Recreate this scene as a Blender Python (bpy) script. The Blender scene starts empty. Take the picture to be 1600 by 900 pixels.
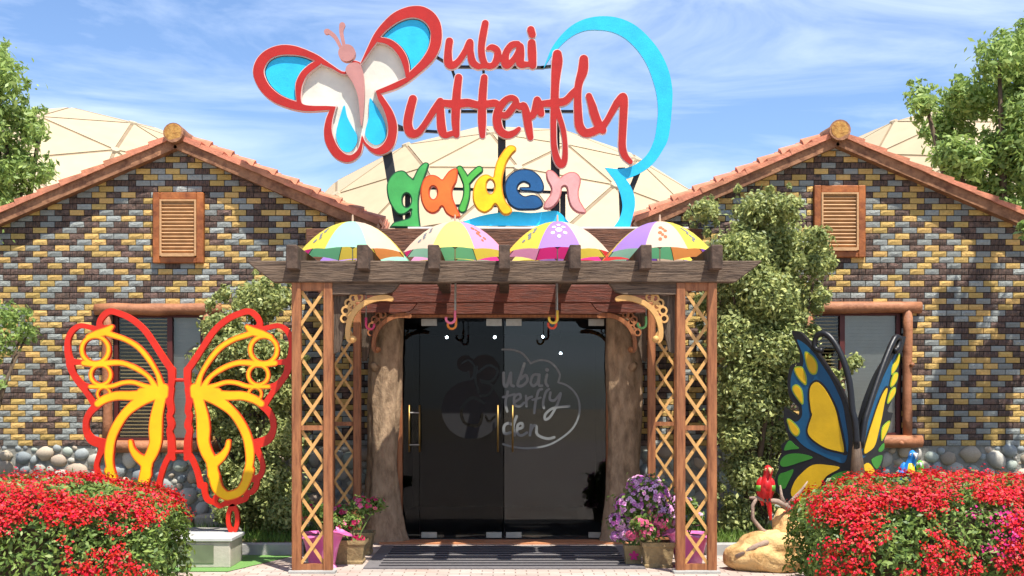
import bpy, bmesh, math, random
import numpy as np
from mathutils import Vector, Matrix, noise
from mathutils.geometry import tessellate_polygon
random.seed(7); rng = np.random.default_rng(7)
sc = bpy.context.scene; COL = sc.collection
R = math.radians
# ------------------------------------------------------------------ camera
F, VH, CX, H = 1987.0, 630.0, 788.0, 1.6
cam = bpy.data.cameras.new('camera'); co = bpy.data.objects.new('camera', cam); COL.objects.link(co)
co.location = (0, 0, H); co.rotation_euler = (R(90), 0, 0)
cam.sensor_width = 36; cam.lens = F / 1600 * 36
cam.shift_x = (800 - CX) / 1600; cam.shift_y = (VH - 450) / 1600
cam.clip_end = 3000; sc.camera = co
# ------------------------------------------------------------------ world, sun
SUN_EL, SUN_AZ = 66.0, 30.0            # azimuth: to the right of straight behind the camera
w = bpy.data.worlds.new('World'); sc.world = w; w.use_nodes = True
nt = w.node_tree; N = nt.nodes; L = nt.links; N.clear()
sky = N.new('ShaderNodeTexSky'); sky.sky_type = 'NISHITA'; sky.sun_disc = False
sky.sun_elevation = R(SUN_EL); sky.sun_rotation = R(180 - SUN_AZ)
sky.air_density = 1.0; sky.dust_density = 0.6; sky.ozone_density = 3.5
tc = N.new('ShaderNodeTexCoord')
mp = N.new('ShaderNodeMapping'); mp.inputs['Scale'].default_value = (2.2, 2.2, 9.0); mp.inputs['Rotation'].default_value = (0, R(9), 0)
n1 = N.new('ShaderNodeTexNoise'); n1.inputs['Scale'].default_value = 1.7; n1.inputs['Detail'].default_value = 9; n1.inputs['Roughness'].default_value = .58; n1.inputs['Distortion'].default_value = .7
r1 = N.new('ShaderNodeValToRGB'); r1.color_ramp.elements[0].position = .40; r1.color_ramp.elements[1].position = .86
mul = N.new('ShaderNodeMath'); mul.operation = 'MULTIPLY'; mul.inputs[1].default_value = .9
mx = N.new('ShaderNodeMixRGB'); mx.inputs[2].default_value = (6.9, 7.7, 9.0, 1)
tint = N.new('ShaderNodeMixRGB'); tint.blend_type = 'MULTIPLY'; tint.inputs[0].default_value = 1; tint.inputs[2].default_value = (.93, .985, 1.10, 1)
bg = N.new('ShaderNodeBackground'); bg.inputs['Strength'].default_value = .105
ow = N.new('ShaderNodeOutputWorld')
L.new(tc.outputs['Generated'], mp.inputs['Vector']); L.new(mp.outputs[0], n1.inputs['Vector'])
L.new(n1.outputs['Fac'], r1.inputs[0]); L.new(r1.outputs[0], mul.inputs[0]); L.new(mul.outputs[0], mx.inputs[0])
L.new(sky.outputs[0], tint.inputs[1]); L.new(tint.outputs[0], mx.inputs[1]); L.new(mx.outputs[0], bg.inputs['Color']); L.new(bg.outputs[0], ow.inputs['Surface'])
sl = bpy.data.lights.new('sun', 'SUN'); sl.energy = 5.0; sl.angle = R(.5); sl.color = (1, .95, .87)
so = bpy.data.objects.new('sun', sl); COL.objects.link(so)
SD = Vector((math.cos(R(SUN_EL)) * math.sin(R(SUN_AZ)), -math.cos(R(SUN_EL)) * math.cos(R(SUN_AZ)), math.sin(R(SUN_EL))))
so.rotation_euler = SD.to_track_quat('Z', 'Y').to_euler(); so.location = (6, -6, 25)
vs = sc.view_settings; vs.view_transform = 'Standard'; vs.look = 'None'; vs.gamma = 1; vs.use_curve_mapping = False
vs.exposure = .8
sc.render.engine = 'CYCLES'; sc.cycles.max_bounces = 8; sc.cycles.transparent_max_bounces = 12

# ------------------------------------------------------------------ helpers
def PX(px, Y): return (px - CX) * Y / F
def PZ(v, Y): return H + (VH - v) * Y / F
def lin(r, g, b, k=1.0):
    f = lambda c: ((c / 255 + .055) / 1.055) ** 2.4 if c > 10 else c / 255 / 12.92
    return (f(r) * k, f(g) * k, f(b) * k, 1)
MATS = {}
def mat(name, col, rough=.7, var=.12, vscale=6, bump=0, bscale=40, col2=None, c2scale=8, c2lo=.45, c2hi=.65, stretch=None, spec=.4, isl=0, trans=0, metal=0, coat=0):
    """procedural principled material: base colour with noise variation, optional second colour, bump, per-island variation"""
    m = bpy.data.materials.new(name); m.use_nodes = True; t = m.node_tree; n = t.nodes; l = t.links
    p = n['Principled BSDF']; p.inputs['Roughness'].default_value = rough; p.inputs['Specular IOR Level'].default_value = spec; p.inputs['Metallic'].default_value = metal
    if coat: p.inputs['Coat Weight'].default_value = coat
    c = n.new('ShaderNodeTexCoord'); mapn = n.new('ShaderNodeMapping')
    if stretch: mapn.inputs['Scale'].default_value = stretch
    l.new(c.outputs['Object'], mapn.inputs['Vector'])
    no = n.new('ShaderNodeTexNoise'); no.inputs['Scale'].default_value = vscale; no.inputs['Detail'].default_value = 6
    l.new(mapn.outputs[0], no.inputs['Vector'])
    last = None
    if col2:
        n2 = n.new('ShaderNodeTexNoise'); n2.inputs['Scale'].default_value = c2scale; n2.inputs['Detail'].default_value = 8; n2.inputs['Roughness'].default_value = .65
        l.new(mapn.outputs[0], n2.inputs['Vector'])
        rp = n.new('ShaderNodeValToRGB'); rp.color_ramp.elements[0].position = c2lo; rp.color_ramp.elements[1].position = c2hi
        rp.color_ramp.elements[0].color = col; rp.color_ramp.elements[1].color = col2
        l.new(n2.outputs['Fac'], rp.inputs[0]); last = rp.outputs[0]
    hs = n.new('ShaderNodeHueSaturation')
    if last: l.new(last, hs.inputs['Color'])
    else: hs.inputs['Color'].default_value = col
    mr = n.new('ShaderNodeMapRange'); mr.inputs['From Min'].default_value = .3; mr.inputs['From Max'].default_value = .7
    mr.inputs['To Min'].default_value = 1 - var; mr.inputs['To Max'].default_value = 1 + var
    l.new(no.outputs['Fac'], mr.inputs['Value']); val = mr.outputs[0]
    if isl:
        g = n.new('ShaderNodeNewGeometry'); oi = n.new('ShaderNodeObjectInfo')
        ad = n.new('ShaderNodeMath'); ad.operation = 'ADD'; l.new(g.outputs['Random Per Island'], ad.inputs[0]); l.new(oi.outputs['Random'], ad.inputs[1])
        fr = n.new('ShaderNodeMath'); fr.operation = 'FRACT'; l.new(ad.outputs[0], fr.inputs[0])
        m2 = n.new('ShaderNodeMapRange'); m2.inputs['To Min'].default_value = 1 - isl; m2.inputs['To Max'].default_value = 1 + isl
        l.new(fr.outputs[0], m2.inputs['Value'])
        mm = n.new('ShaderNodeMath'); mm.operation = 'MULTIPLY'; l.new(val, mm.inputs[0]); l.new(m2.outputs[0], mm.inputs[1]); val = mm.outputs[0]
        m3 = n.new('ShaderNodeMapRange'); m3.inputs['To Min'].default_value = .5 + isl * .05; m3.inputs['To Max'].default_value = .5 - isl * .05
        l.new(fr.outputs[0], m3.inputs['Value']); l.new(m3.outputs[0], hs.inputs['Hue'])
    l.new(val, hs.inputs['Value']); l.new(hs.outputs[0], p.inputs['Base Color'])
    if bump:
        nb = n.new('ShaderNodeTexNoise'); nb.inputs['Scale'].default_value = bscale; nb.inputs['Detail'].default_value = 8; nb.inputs['Roughness'].default_value = .6
        l.new(mapn.outputs[0], nb.inputs['Vector'])
        b = n.new('ShaderNodeBump'); b.inputs['Strength'].default_value = bump; b.inputs['Distance'].default_value = .02
        l.new(nb.outputs['Fac'], b.inputs['Height']); l.new(b.outputs[0], p.inputs['Normal'])
    if trans:
        tr = n.new('ShaderNodeBsdfTranslucent'); l.new(hs.outputs[0], tr.inputs['Color'])
        mi = n.new('ShaderNodeMixShader'); mi.inputs[0].default_value = trans
        l.new(p.outputs[0], mi.inputs[1]); l.new(tr.outputs[0], mi.inputs[2]); l.new(mi.outputs[0], n['Material Output'].inputs['Surface'])
    MATS[name] = m; return m
def glassmat(name, refl, tint=(1, 1, 1, 1), rough=.0):
    m = bpy.data.materials.new(name); m.use_nodes = True; t = m.node_tree; n = t.nodes; l = t.links
    n.remove(n['Principled BSDF'])
    a = n.new('ShaderNodeBsdfTransparent'); a.inputs[0].default_value = tint
    g = n.new('ShaderNodeBsdfGlossy'); g.inputs['Roughness'].default_value = rough
    mi = n.new('ShaderNodeMixShader'); mi.inputs[0].default_value = refl
    l.new(a.outputs[0], mi.inputs[1]); l.new(g.outputs[0], mi.inputs[2]); l.new(mi.outputs[0], n['Material Output'].inputs['Surface'])
    return m
def emit(name, col, s):
    m = bpy.data.materials.new(name); m.use_nodes = True; p = m.node_tree.nodes['Principled BSDF']
    p.inputs['Emission Color'].default_value = col; p.inputs['Emission Strength'].default_value = s; return m

def rootloc(p):
    if p is None: return Vector((0, 0, 0))
    while p.parent: p = p.parent
    return Vector(p.location)
def tag(o, label=None, cat=None, group=None, kind=None):
    if label: o['label'] = label
    if cat: o['category'] = cat
    if group: o['group'] = group
    if kind: o['kind'] = kind
    return o
def thing(name, label, cat, loc, group=None):
    o = bpy.data.objects.new(name, None); o.empty_display_size = .1; COL.objects.link(o); o.location = loc
    return tag(o, label, cat, group)
def copy_tree(o, parent=None):
    c = o.copy(); COL.objects.link(c); c.parent = parent
    for ch in list(o.children): copy_tree(ch, c)
    return c
def link_mesh(name, me, m, parent=None, loc=None, smooth=False, bevel=0):
    o = bpy.data.objects.new(name, me); COL.objects.link(o)
    if loc is not None: o.location = loc
    o.parent = parent
    for k in (m if isinstance(m, (list, tuple)) else [m]): me.materials.append(k)
    if smooth: me.shade_smooth()
    if bevel:
        b = o.modifiers.new('bevel', 'BEVEL'); b.width = bevel; b.segments = 1; b.limit_method = 'ANGLE'
    return o
class MB:
    def __init__(s): s.v = []; s.f = []; s.mi = []
    def add(s, vs, fs, mi=0):
        o = len(s.v); s.v += [tuple(x) for x in vs]; s.f += [tuple(i + o for i in f) for f in fs]; s.mi += [mi] * len(fs); return s
    def box(s, x0, x1, y0, y1, z0, z1, mi=0):
        return s.add([(x0, y0, z0), (x1, y0, z0), (x1, y1, z0), (x0, y1, z0), (x0, y0, z1), (x1, y0, z1), (x1, y1, z1), (x0, y1, z1)],
                     [(0, 3, 2, 1), (4, 5, 6, 7), (0, 1, 5, 4), (1, 2, 6, 5), (2, 3, 7, 6), (3, 0, 4, 7)], mi)
    def bar(s, p, q, wd, dp, up=(0, 1, 0), mi=0):
        """box from p to q; dp is the thickness along 'up', wd across"""
        p, q = Vector(p), Vector(q); d = (q - p).normalized(); u = Vector(up); a = d.cross(u).normalized(); u = a.cross(d).normalized()
        a *= wd / 2; u = u * dp / 2
        return s.add([p - a - u, p + a - u, p + a + u, p - a + u, q - a - u, q + a - u, q + a + u, q - a + u],
                     [(0, 1, 2, 3), (7, 6, 5, 4), (4, 5, 1, 0), (5, 6, 2, 1), (6, 7, 3, 2), (7, 4, 0, 3)], mi)
    def tube(s, pts, rad, n=8, mi=0, sq=1.0):
        pts = [Vector(p) for p in pts]; k = len(pts)
        if not hasattr(rad, '__len__'): rad = [rad] * k
        ref = None; vs = []
        for i, p in enumerate(pts):
            d = (pts[min(i + 1, k - 1)] - pts[max(i - 1, 0)]).normalized()
            if ref is None: ref = Vector((0, 1, 0)) if abs(d.y) < .9 else Vector((1, 0, 0))
            a = d.cross(ref).normalized(); b = a.cross(d).normalized(); ref = b
            for j in range(n):
                t = 2 * math.pi * j / n; vs.append(p + a * math.cos(t) * rad[i] + b * math.sin(t) * rad[i] * sq)
        fs = [(i * n + j, i * n + (j + 1) % n, (i + 1) * n + (j + 1) % n, (i + 1) * n + j) for i in range(k - 1) for j in range(n)]
        fs += [tuple(range(n - 1, -1, -1)), tuple(range((k - 1) * n, k * n))]
        return s.add(vs, fs, mi)
    def ell(s, c, r, n=10, k=6, mi=0, jit=0):
        c = Vector(c); vs = [c + Vector((0, 0, -r[2]))]
        for i in range(1, k):
            ph = math.pi * i / k
            for j in range(n):
                th = 2 * math.pi * j / n; q = 1 + (random.random() - .5) * jit
                vs.append(c + Vector((math.sin(ph) * math.cos(th) * r[0] * q, math.sin(ph) * math.sin(th) * r[1] * q, -math.cos(ph) * r[2] * q)))
        vs.append(c + Vector((0, 0, r[2]))); e = len(vs) - 1
        fs = [(0, 1 + (j + 1) % n, 1 + j) for j in range(n)]
        for i in range(k - 2):
            fs += [(1 + i * n + j, 1 + i * n + (j + 1) % n, 1 + (i + 1) * n + (j + 1) % n, 1 + (i + 1) * n + j) for j in range(n)]
        b = 1 + (k - 2) * n; fs += [(b + j, b + (j + 1) % n, e) for j in range(n)]
        return s.add(vs, fs, mi)
    def build(s, name, m, parent=None, loc=None, smooth=False, bevel=0):
        o = Vector(loc) if loc is not None else rootloc(parent)
        me = bpy.data.meshes.new(name); me.from_pydata([(a - o.x, b - o.y, c - o.z) for a, b, c in s.v], [], s.f)
        if any(s.mi): me.polygons.foreach_set('material_index', s.mi)
        return link_mesh(name, me, m, parent, loc, smooth, bevel)
def quads_mesh(name, V, m, parent=None, loc=None, k=4, uvflat=True):
    """V: (n*k,3) world verts, k verts per face"""
    o = np.array(loc if loc is not None else rootloc(parent)); n = len(V) // k
    me = bpy.data.meshes.new(name); me.vertices.add(n * k); me.vertices.foreach_set('co', (V - o).astype(np.float32).ravel())
    me.loops.add(n * k); me.loops.foreach_set('vertex_index', np.arange(n * k, dtype=np.int32))
    me.polygons.add(n); me.polygons.foreach_set('loop_start', np.arange(0, n * k, k, dtype=np.int32))
    me.update(calc_edges=True); me.validate()
    return link_mesh(name, me, m, parent, loc)

# ---- flat shapes traced as strokes and outlines, cut from boards of real thickness
class Frame:
    def __init__(s, O, e1, e2): s.O = Vector(O); s.e1 = Vector(e1).normalized(); s.e2 = Vector(e2).normalized(); s.n = s.e1.cross(s.e2)
    def loc(s, px, v):
        d = Vector(((px - CX) / F, 1, (VH - v) / F)); C = Vector((0, 0, H)); t = (s.O - C).dot(s.n) / d.dot(s.n); P = C + d * t - s.O
        return P.dot(s.e1), P.dot(s.e2), abs(t) / F
    def world(s, x, y, z): return s.O + s.e1 * x + s.e2 * y + s.n * z
def front(Y): return Frame((0, Y, 0), (1, 0, 0), (0, 0, 1))       # faces the camera side (-Y)
def crom(P, closed, k=5):
    P = np.array(P, float); n = len(P)
    if n < 3: return P
    out = []; seg = n if closed else n - 1
    for i in range(seg):
        g = (lambda j: P[j % n]) if closed else (lambda j: P[min(max(j, 0), n - 1)])
        p0, p1, p2, p3 = g(i - 1), g(i), g(i + 1), g(i + 2)
        for t in np.linspace(0, 1, k, endpoint=False):
            out.append(.5 * (2 * p1 + (p2 - p0) * t + (2 * p0 - 5 * p1 + 4 * p2 - p3) * t * t + (3 * p1 - p0 - 3 * p2 + p3) * t ** 3))
    if not closed: out.append(P[-1])
    return np.array(out)
def S(*pts, o=None, k=1.0):      # stroke
    if o: pts = [(o[0] + p[0] / o[2], o[1] + p[1] / o[2], p[2]) for p in pts]
    return ('s', [(p[0], p[1], p[2] * k) for p in pts])
def P(*pts, o=None, sm=True):    # outline; a repeated point is a corner
    if o: pts = [(o[0] + p[0] / o[2], o[1] + p[1] / o[2]) for p in pts]
    return ('p', list(pts), sm)
def E(cx, cy, rx, ry, rot=0):
    a = np.linspace(0, 2 * np.pi, 20, endpoint=False); c, s_ = math.cos(rot), math.sin(rot)
    return ('p', [(cx + rx * math.cos(t) * c - ry * math.sin(t) * s_, cy + rx * math.cos(t) * s_ + ry * math.sin(t) * c) for t in a], True)
def mirror(prims, ax):
    return [(p[0], [(2 * ax - q[0],) + tuple(q[1:]) for q in p[1]]) + tuple(p[2:]) for p in prims]
def prim_pts(fr, p):
    if p[0] == 's':
        q = np.array(p[1], float); q = crom(q, False) if len(q) > 2 else q
        return np.array([(lambda a: (a[0], a[1], r * a[2]))(fr.loc(x, y)) for x, y, r in q])
    q = crom(p[1], True, 4) if p[2] else np.array(p[1], float)
    return np.array([fr.loc(x, y)[:2] for x, y in q])
def sdf(p, pts, GX, GY):
    D = np.full(GX.shape, 1e9)
    if p[0] == 's':
        if len(pts) == 1: return np.hypot(GX - pts[0][0], GY - pts[0][1]) - pts[0][2]
        for a, b in zip(pts[:-1], pts[1:]):
            dx, dy = b[0] - a[0], b[1] - a[1]; l2 = dx * dx + dy * dy + 1e-12
            t = np.clip(((GX - a[0]) * dx + (GY - a[1]) * dy) / l2, 0, 1)
            D = np.minimum(D, np.hypot(GX - a[0] - t * dx, GY - a[1] - t * dy) - (a[2] + t * (b[2] - a[2])))
        return D
    ins = np.zeros(GX.shape, bool)
    for a, b in zip(pts, np.roll(pts, -1, 0)):
        dx, dy = b[0] - a[0], b[1] - a[1]; l2 = dx * dx + dy * dy
        if l2 < 1e-14: continue
        t = np.clip(((GX - a[0]) * dx + (GY - a[1]) * dy) / l2, 0, 1)
        D = np.minimum(D, np.hypot(GX - a[0] - t * dx, GY - a[1] - t * dy))
        if abs(dy) > 1e-12:
            c = (a[1] > GY) != (b[1] > GY); ins ^= c & (GX < dx * (GY - a[1]) / dy + a[0])
    return np.where(ins, -D, D)
class Shape:
    def __init__(s, fr, add, sub=(), step=1.0, pad=4):
        s.fr = fr; A = [prim_pts(fr, p) for p in add]; B = [prim_pts(fr, p) for p in sub]
        p0 = add[0][1][0]; s.m = fr.loc(p0[0], p0[1])[2]; h = step * s.m; s.h = h
        mxr = max([a[:, 2].max() for p, a in zip(add, A) if p[0] == 's'] + [0]) + pad * s.m
        lo = np.min([a[:, :2].min(0) for a in A], 0) - mxr; hi = np.max([a[:, :2].max(0) for a in A], 0) + mxr
        nx, ny = int((hi[0] - lo[0]) / h) + 2, int((hi[1] - lo[1]) / h) + 2
        GX, GY = np.meshgrid(lo[0] + np.arange(nx) * h, lo[1] + np.arange(ny) * h)
        D = np.full(GX.shape, 1e9)
        for p, a in zip(add, A): D = np.minimum(D, sdf(p, a, GX, GY))
        for p, b in zip(sub, B): D = np.maximum(D, -sdf(p, b, GX, GY))
        s.D, s.lo = D, lo
    def loops(s, level=0.0):
        """level in photo pixels: positive grows, negative shrinks"""
        D = s.D - level * s.m; D = np.where(np.abs(D) < 1e-9, 1e-9, D); I = D < 0; ny, nx = D.shape
        code = I[:-1, :-1] * 1 + I[:-1, 1:] * 2 + I[1:, 1:] * 4 + I[1:, :-1] * 8
        tab = {1: [(3, 0)], 2: [(0, 1)], 3: [(3, 1)], 4: [(1, 2)], 5: [(3, 2), (1, 0)], 6: [(0, 2)], 7: [(3, 2)], 8: [(2, 3)], 9: [(2, 0)], 10: [(0, 3), (2, 1)], 11: [(2, 1)], 12: [(1, 3)], 13: [(1, 0)], 14: [(0, 3)]}
        nxt = {}
        for j, i in zip(*np.nonzero((code > 0) & (code < 15))):
            ed = [('h', j, i), ('v', j, i + 1), ('h', j + 1, i), ('v', j, i)]
            for a, b in tab[code[j, i]]: nxt[ed[a]] = ed[b]
        def pos(e):
            k, j, i = e
            if k == 'h': a, b = D[j, i], D[j, i + 1]; return (s.lo[0] + (i + a / (a - b)) * s.h, s.lo[1] + j * s.h)
            a, b = D[j, i], D[j + 1, i]; return (s.lo[0] + i * s.h, s.lo[1] + (j + a / (a - b)) * s.h)
        out = []
        while nxt:
            st = next(iter(nxt)); lp = [st]; e = nxt.pop(st)
            while e != st and e in nxt: lp.append(e); e = nxt.pop(e)
            q = np.array([pos(x) for x in lp])
            if len(q) < 6: continue
            q = simplify(q, .12 * s.m)
            if len(q) >= 3: out.append(q)
        return out
    def solid(s, mb, z0, z1, level=0.0, mi=0, grow_back=0):
        """board between depths z0 (back) and z1 (front, towards the viewer)"""
        for grp in nest(s.loops(level)):
            tris = tessellate_polygon([[Vector((x, y, 0)) for x, y in lp] for lp in grp])
            pts = np.concatenate(grp); n = len(pts); W = s.fr.world
            vs_ = [W(x, y, z1) for x, y in pts] + [W(x, y, z0) for x, y in pts]; fs = []
            for a, b, c in tris:
                A = (pts[b][0] - pts[a][0]) * (pts[c][1] - pts[a][1]) - (pts[b][1] - pts[a][1]) * (pts[c][0] - pts[a][0])
                if A < 0: b, c = c, b
                fs.append((a, b, c)); fs.append((n + c, n + b, n + a))
            o = 0
            for lp in grp:
                k = len(lp)
                fs += [(o + i, n + o + i, n + o + (i + 1) % k, o + (i + 1) % k) for i in range(k)]; o += k
            mb.add(vs_, fs, mi)
        return mb
def simplify(q, tol):
    n = len(q); keep = np.zeros(n, bool); i0 = 0; i1 = int(np.argmax(np.hypot(*(q - q[0]).T))); keep[[i0, i1]] = True
    st = [(i0, i1), (i1, n)]
    while st:
        a, b = st.pop()
        if b - a < 2: continue
        A, B = q[a], q[b % n]; d = B - A; l = np.hypot(*d) + 1e-12
        dist = np.abs((q[a + 1:b, 0] - A[0]) * d[1] - (q[a + 1:b, 1] - A[1]) * d[0]) / l; k = int(np.argmax(dist))
        if dist[k] > tol: keep[a + 1 + k] = True; st += [(a, a + 1 + k), (a + 1 + k, b)]
    return q[keep]
def area(q): return .5 * np.sum(q[:, 0] * np.roll(q[:, 1], -1) - q[:, 1] * np.roll(q[:, 0], -1))
def inside(pt, q):
    c = False
    for a, b in zip(q, np.roll(q, -1, 0)):
        if (a[1] > pt[1]) != (b[1] > pt[1]) and pt[0] < (b[0] - a[0]) * (pt[1] - a[1]) / (b[1] - a[1]) + a[0]: c = not c
    return c
def nest(lps):
    if not lps: return []
    lps = sorted(lps, key=lambda q: -abs(area(q))); depth = [sum(inside(q[0], r) for r in lps if r is not q) for q in lps]; grp = {}
    for i, q in enumerate(lps):
        if depth[i] % 2 == 0: grp[i] = [q]
    for i, q in enumerate(lps):
        if depth[i] % 2:
            par = [j for j in grp if inside(q[0], lps[j]) and depth[j] == depth[i] - 1]
            if par: grp[par[-1]].append(q)
    return list(grp.values())
def cutout(name, m, parent, fr, add, sub=(), z0=0, z1=.03, level=0, step=1.0):
    return Shape(fr, add, sub, step).solid(MB(), z0, z1, level).build(name, m, parent)

# ---- foliage: many small leaf faces spread through clumps
def leaves(clumps, n, ln, wd, up=.35, shell=.55, flat=1.0):
    """clumps: (centre, (rx,ry,rz)); returns diamond leaf quads"""
    vol = np.array([c[1][0] * c[1][2] for c in clumps]); idx = rng.choice(len(clumps), n, p=vol / vol.sum())
    C = np.array([c[0] for c in clumps])[idx]; RR = np.array([c[1] for c in clumps])[idx]
    d = rng.normal(size=(n, 3)); d /= np.linalg.norm(d, axis=1)[:, None]
    rad = (1 - shell * rng.random(n) ** 1.4)[:, None] * (1 + .3 * np.abs(rng.normal(size=(n, 1))) * (rng.random((n, 1)) < .3))
    pos = C + d * RR * rad
    return leaf_quads(pos, d, ln, wd, up)
def leaf_quads(pos, d, ln, wd, up=.35):
    n = len(pos)
    nr = d * .6 + rng.normal(size=(n, 3)) * .55 + np.array([0, 0, up]); nr /= np.linalg.norm(nr, axis=1)[:, None]
    a = np.cross(nr, rng.normal(size=(n, 3))); a /= np.linalg.norm(a, axis=1)[:, None] + 1e-9; b = np.cross(nr, a)
    s_ = (.6 + .8 * rng.random(n))[:, None]; l, w_ = ln * s_ / 2, wd * s_ / 2
    V = np.stack([pos - a * l, pos + b * w_ + nr * w_ * .25, pos + a * l, pos - b * w_ + nr * w_ * .25], 1)
    return V.reshape(-1, 3)
# ------------------------------------------------------------------ materials
M_yel = mat('brick ochre', lin(208, 172, 102, .92), .85, .14, 30, .8, 70, isl=.14)
M_gry = mat('brick blue grey', lin(154, 158, 152, .95), .85, .14, 30, .9, 70, isl=.14)
M_drk = mat('brick umber', lin(122, 98, 86, .85), .85, .3, 25, 1.0, 60, col2=lin(72, 66, 62, .75), c2scale=14, isl=.14)
M_mort = mat('mortar', lin(30, 28, 27, .7), .95, .2, 20, .5, 60)
M_stmort = mat('stone mortar', lin(150, 148, 138, .8), .95, .2, 12, .6, 40)
M_stones = [mat('river stone %d' % i, c, .75, .16, 14, .25, 40, isl=.12) for i, c in enumerate(
    [lin(186, 180, 166, .9), lin(156, 162, 160, .9), lin(190, 174, 152, .9), lin(132, 140, 142, .9), lin(170, 154, 134, .9), lin(170, 178, 164, .9)])]
M_log = mat('peeled log', lin(170, 112, 76, .85), .6, .2, 5, .5, 30, col2=lin(128, 76, 46, .8), c2scale=6, c2lo=.5, c2hi=.75)
M_wood = mat('stained timber', lin(170, 110, 68, .8), .55, .22, 4, .35, 30, col2=lin(132, 78, 46, .8), c2scale=5, stretch=(6, 6, .7))
M_woodx = mat('stained timber lying', lin(146, 84, 46, .8), .5, .18, 4, .35, 30, col2=lin(108, 60, 34, .8), c2scale=5, stretch=(.7, 6, 6))
M_lath = mat('pale lattice lath', lin(214, 164, 96, .82), .55, .16, 9, .25, 50)
M_grey = mat('weathered grey timber', lin(118, 98, 80, .75), .8, .28, 5, 1.0, 9, col2=lin(78, 62, 50, .75), c2scale=7, stretch=(.8, 7, 9))
M_greyz = mat('weathered grey post', lin(112, 96, 80, .72), .8, .28, 5, .9, 9, col2=lin(78, 64, 52, .72), c2scale=7, stretch=(8, 8, .8))
M_rafter = mat('dark weathered rafter', lin(96, 76, 62, .75), .8, .25, 6, .8, 12, col2=lin(62, 48, 38, .75), c2scale=7)
M_red = mat('red brown timber', lin(112, 56, 38, .8), .55, .25, 5, .5, 12, col2=lin(82, 42, 30, .8), c2scale=6, stretch=(.7, 6, 8))
M_fascia = mat('carved brown fascia', lin(120, 78, 54, .8), .7, .3, 6, 1.0, 10, col2=lin(78, 46, 30, .8), c2scale=8, stretch=(.8, 5, 9))
M_terra = mat('terracotta tile', lin(206, 134, 102, .8), .75, .25, 9, .4, 40, isl=.1)
M_verge = mat('verge board', lin(164, 116, 82, .8), .75, .22, 7, .6, 20, col2=lin(118, 76, 52, .8), c2scale=9)
M_logend = mat('log end grain', lin(196, 148, 76, .8), .8, .2, 20, .4, 50, col2=lin(164, 110, 50, .8), c2scale=22)
M_bark = mat('trunk render', lin(182, 154, 122, .8), .9, .25, 8, .9, 26, col2=lin(122, 98, 74, .8), c2scale=9, c2lo=.42, c2hi=.7, stretch=(1, 1, .45))
M_dome = mat('dome membrane', lin(228, 206, 166, .56), .6, .05, 2, isl=.05)
M_domerib = mat('dome rib', lin(186, 160, 126, .5), .7, .15, 3)
M_hub = mat('dome hub', lin(228, 208, 172, .56), .5)
M_winframe = mat('window frame', lin(96, 40, 34, .8), .5, .12, 8)
M_slat = mat('louvre slat', lin(206, 160, 112, .8), .6, .12, 12, .2, 40)
M_ventfr = mat('vent frame', lin(176, 104, 52, .82), .55, .25, 6, .3, 30, col2=lin(128, 66, 30, .8), c2scale=5)
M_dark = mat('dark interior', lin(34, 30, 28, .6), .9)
M_blind = mat('slatted blind', lin(214, 188, 128, .8), .6, .1, 8)
M_blindg = mat('closed blind', lin(176, 174, 166, .8), .6, .05, 8)
M_white = mat('white trim', lin(232, 230, 224, .85), .6, .08, 6)
M_black = mat('black steel', lin(38, 38, 40, .8), .45, .2, 10)
M_leafA = mat('shrub leaf', lin(166, 176, 108, .88), .5, .1, 3, isl=.5, trans=.38, spec=.4)  # wide leaf-to-leaf tone puts extra shadow and highlight contrast into the colour
M_leafB = mat('tree leaf', lin(158, 184, 100, .82), .5, .1, 3, isl=.32, trans=.42, spec=.5)
M_leafH = mat('hedge leaf', lin(128, 154, 74, .78), .45, .1, 3, isl=.4, trans=.3)
M_twig = mat('twig bark', lin(104, 86, 66, .7), .9, .2, 10, .5, 40)
M_grass = mat('grass blade', lin(112, 146, 58, .75), .6, .15, 3, isl=.35, trans=.3)
M_glassd = glassmat('door glass', .012, (.62, .64, .66, 1))
M_glassd2 = glassmat('door glass clear', .036, (.62, .65, .66, 1))
M_winglass = glassmat('window glass', .03, (.9, .92, .92, 1))
M_steel = mat('brushed steel', lin(170, 168, 160, .8), .35, .1, 20, metal=.9)
M_brass = mat('brass handle', lin(168, 138, 78, .7), .4, .1, 20, metal=.8)

# ------------------------------------------------------------------ ground
def pavermat():
    m = mat('interlocking pavers', lin(200, 188, 176, .8), .9, .14, 3, .25, 60, col2=lin(186, 164, 150, .8), c2scale=1.5)
    t = m.node_tree; n = t.nodes; l = t.links; p = n['Principled BSDF']
    c = n.new('ShaderNodeTexCoord'); b = n.new('ShaderNodeTexBrick'); b.inputs['Scale'].default_value = 1
    b.inputs['Brick Width'].default_value = .21; b.inputs['Row Height'].default_value = .105; b.inputs['Mortar Size'].default_value = .006
    b.inputs['Color1'].default_value = (1, 1, 1, 1); b.inputs['Color2'].default_value = (.8, .77, .76, 1); b.inputs['Mortar'].default_value = (.42, .38, .36, 1)
    l.new(c.outputs['Object'], b.inputs['Vector'])
    x = n.new('ShaderNodeMixRGB'); x.blend_type = 'MULTIPLY'; x.inputs[0].default_value = 1
    src = p.inputs['Base Color'].links[0].from_socket; l.new(src, x.inputs[1]); l.new(b.outputs['Color'], x.inputs[2]); l.new(x.outputs[0], p.inputs['Base Color'])
    return m
M_pave = pavermat()
M_sand = mat('dry ground', lin(186, 170, 146, .75), .95, .15, .3)
M_soil = mat('bed soil', lin(112, 92, 70, .7), .95, .3, 6, .6, 30, col2=lin(96, 110, 56, .7), c2scale=4)
M_turf = mat('artificial turf', lin(118, 164, 86, .75), .9, .15, 60, .5, 200)
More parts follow.
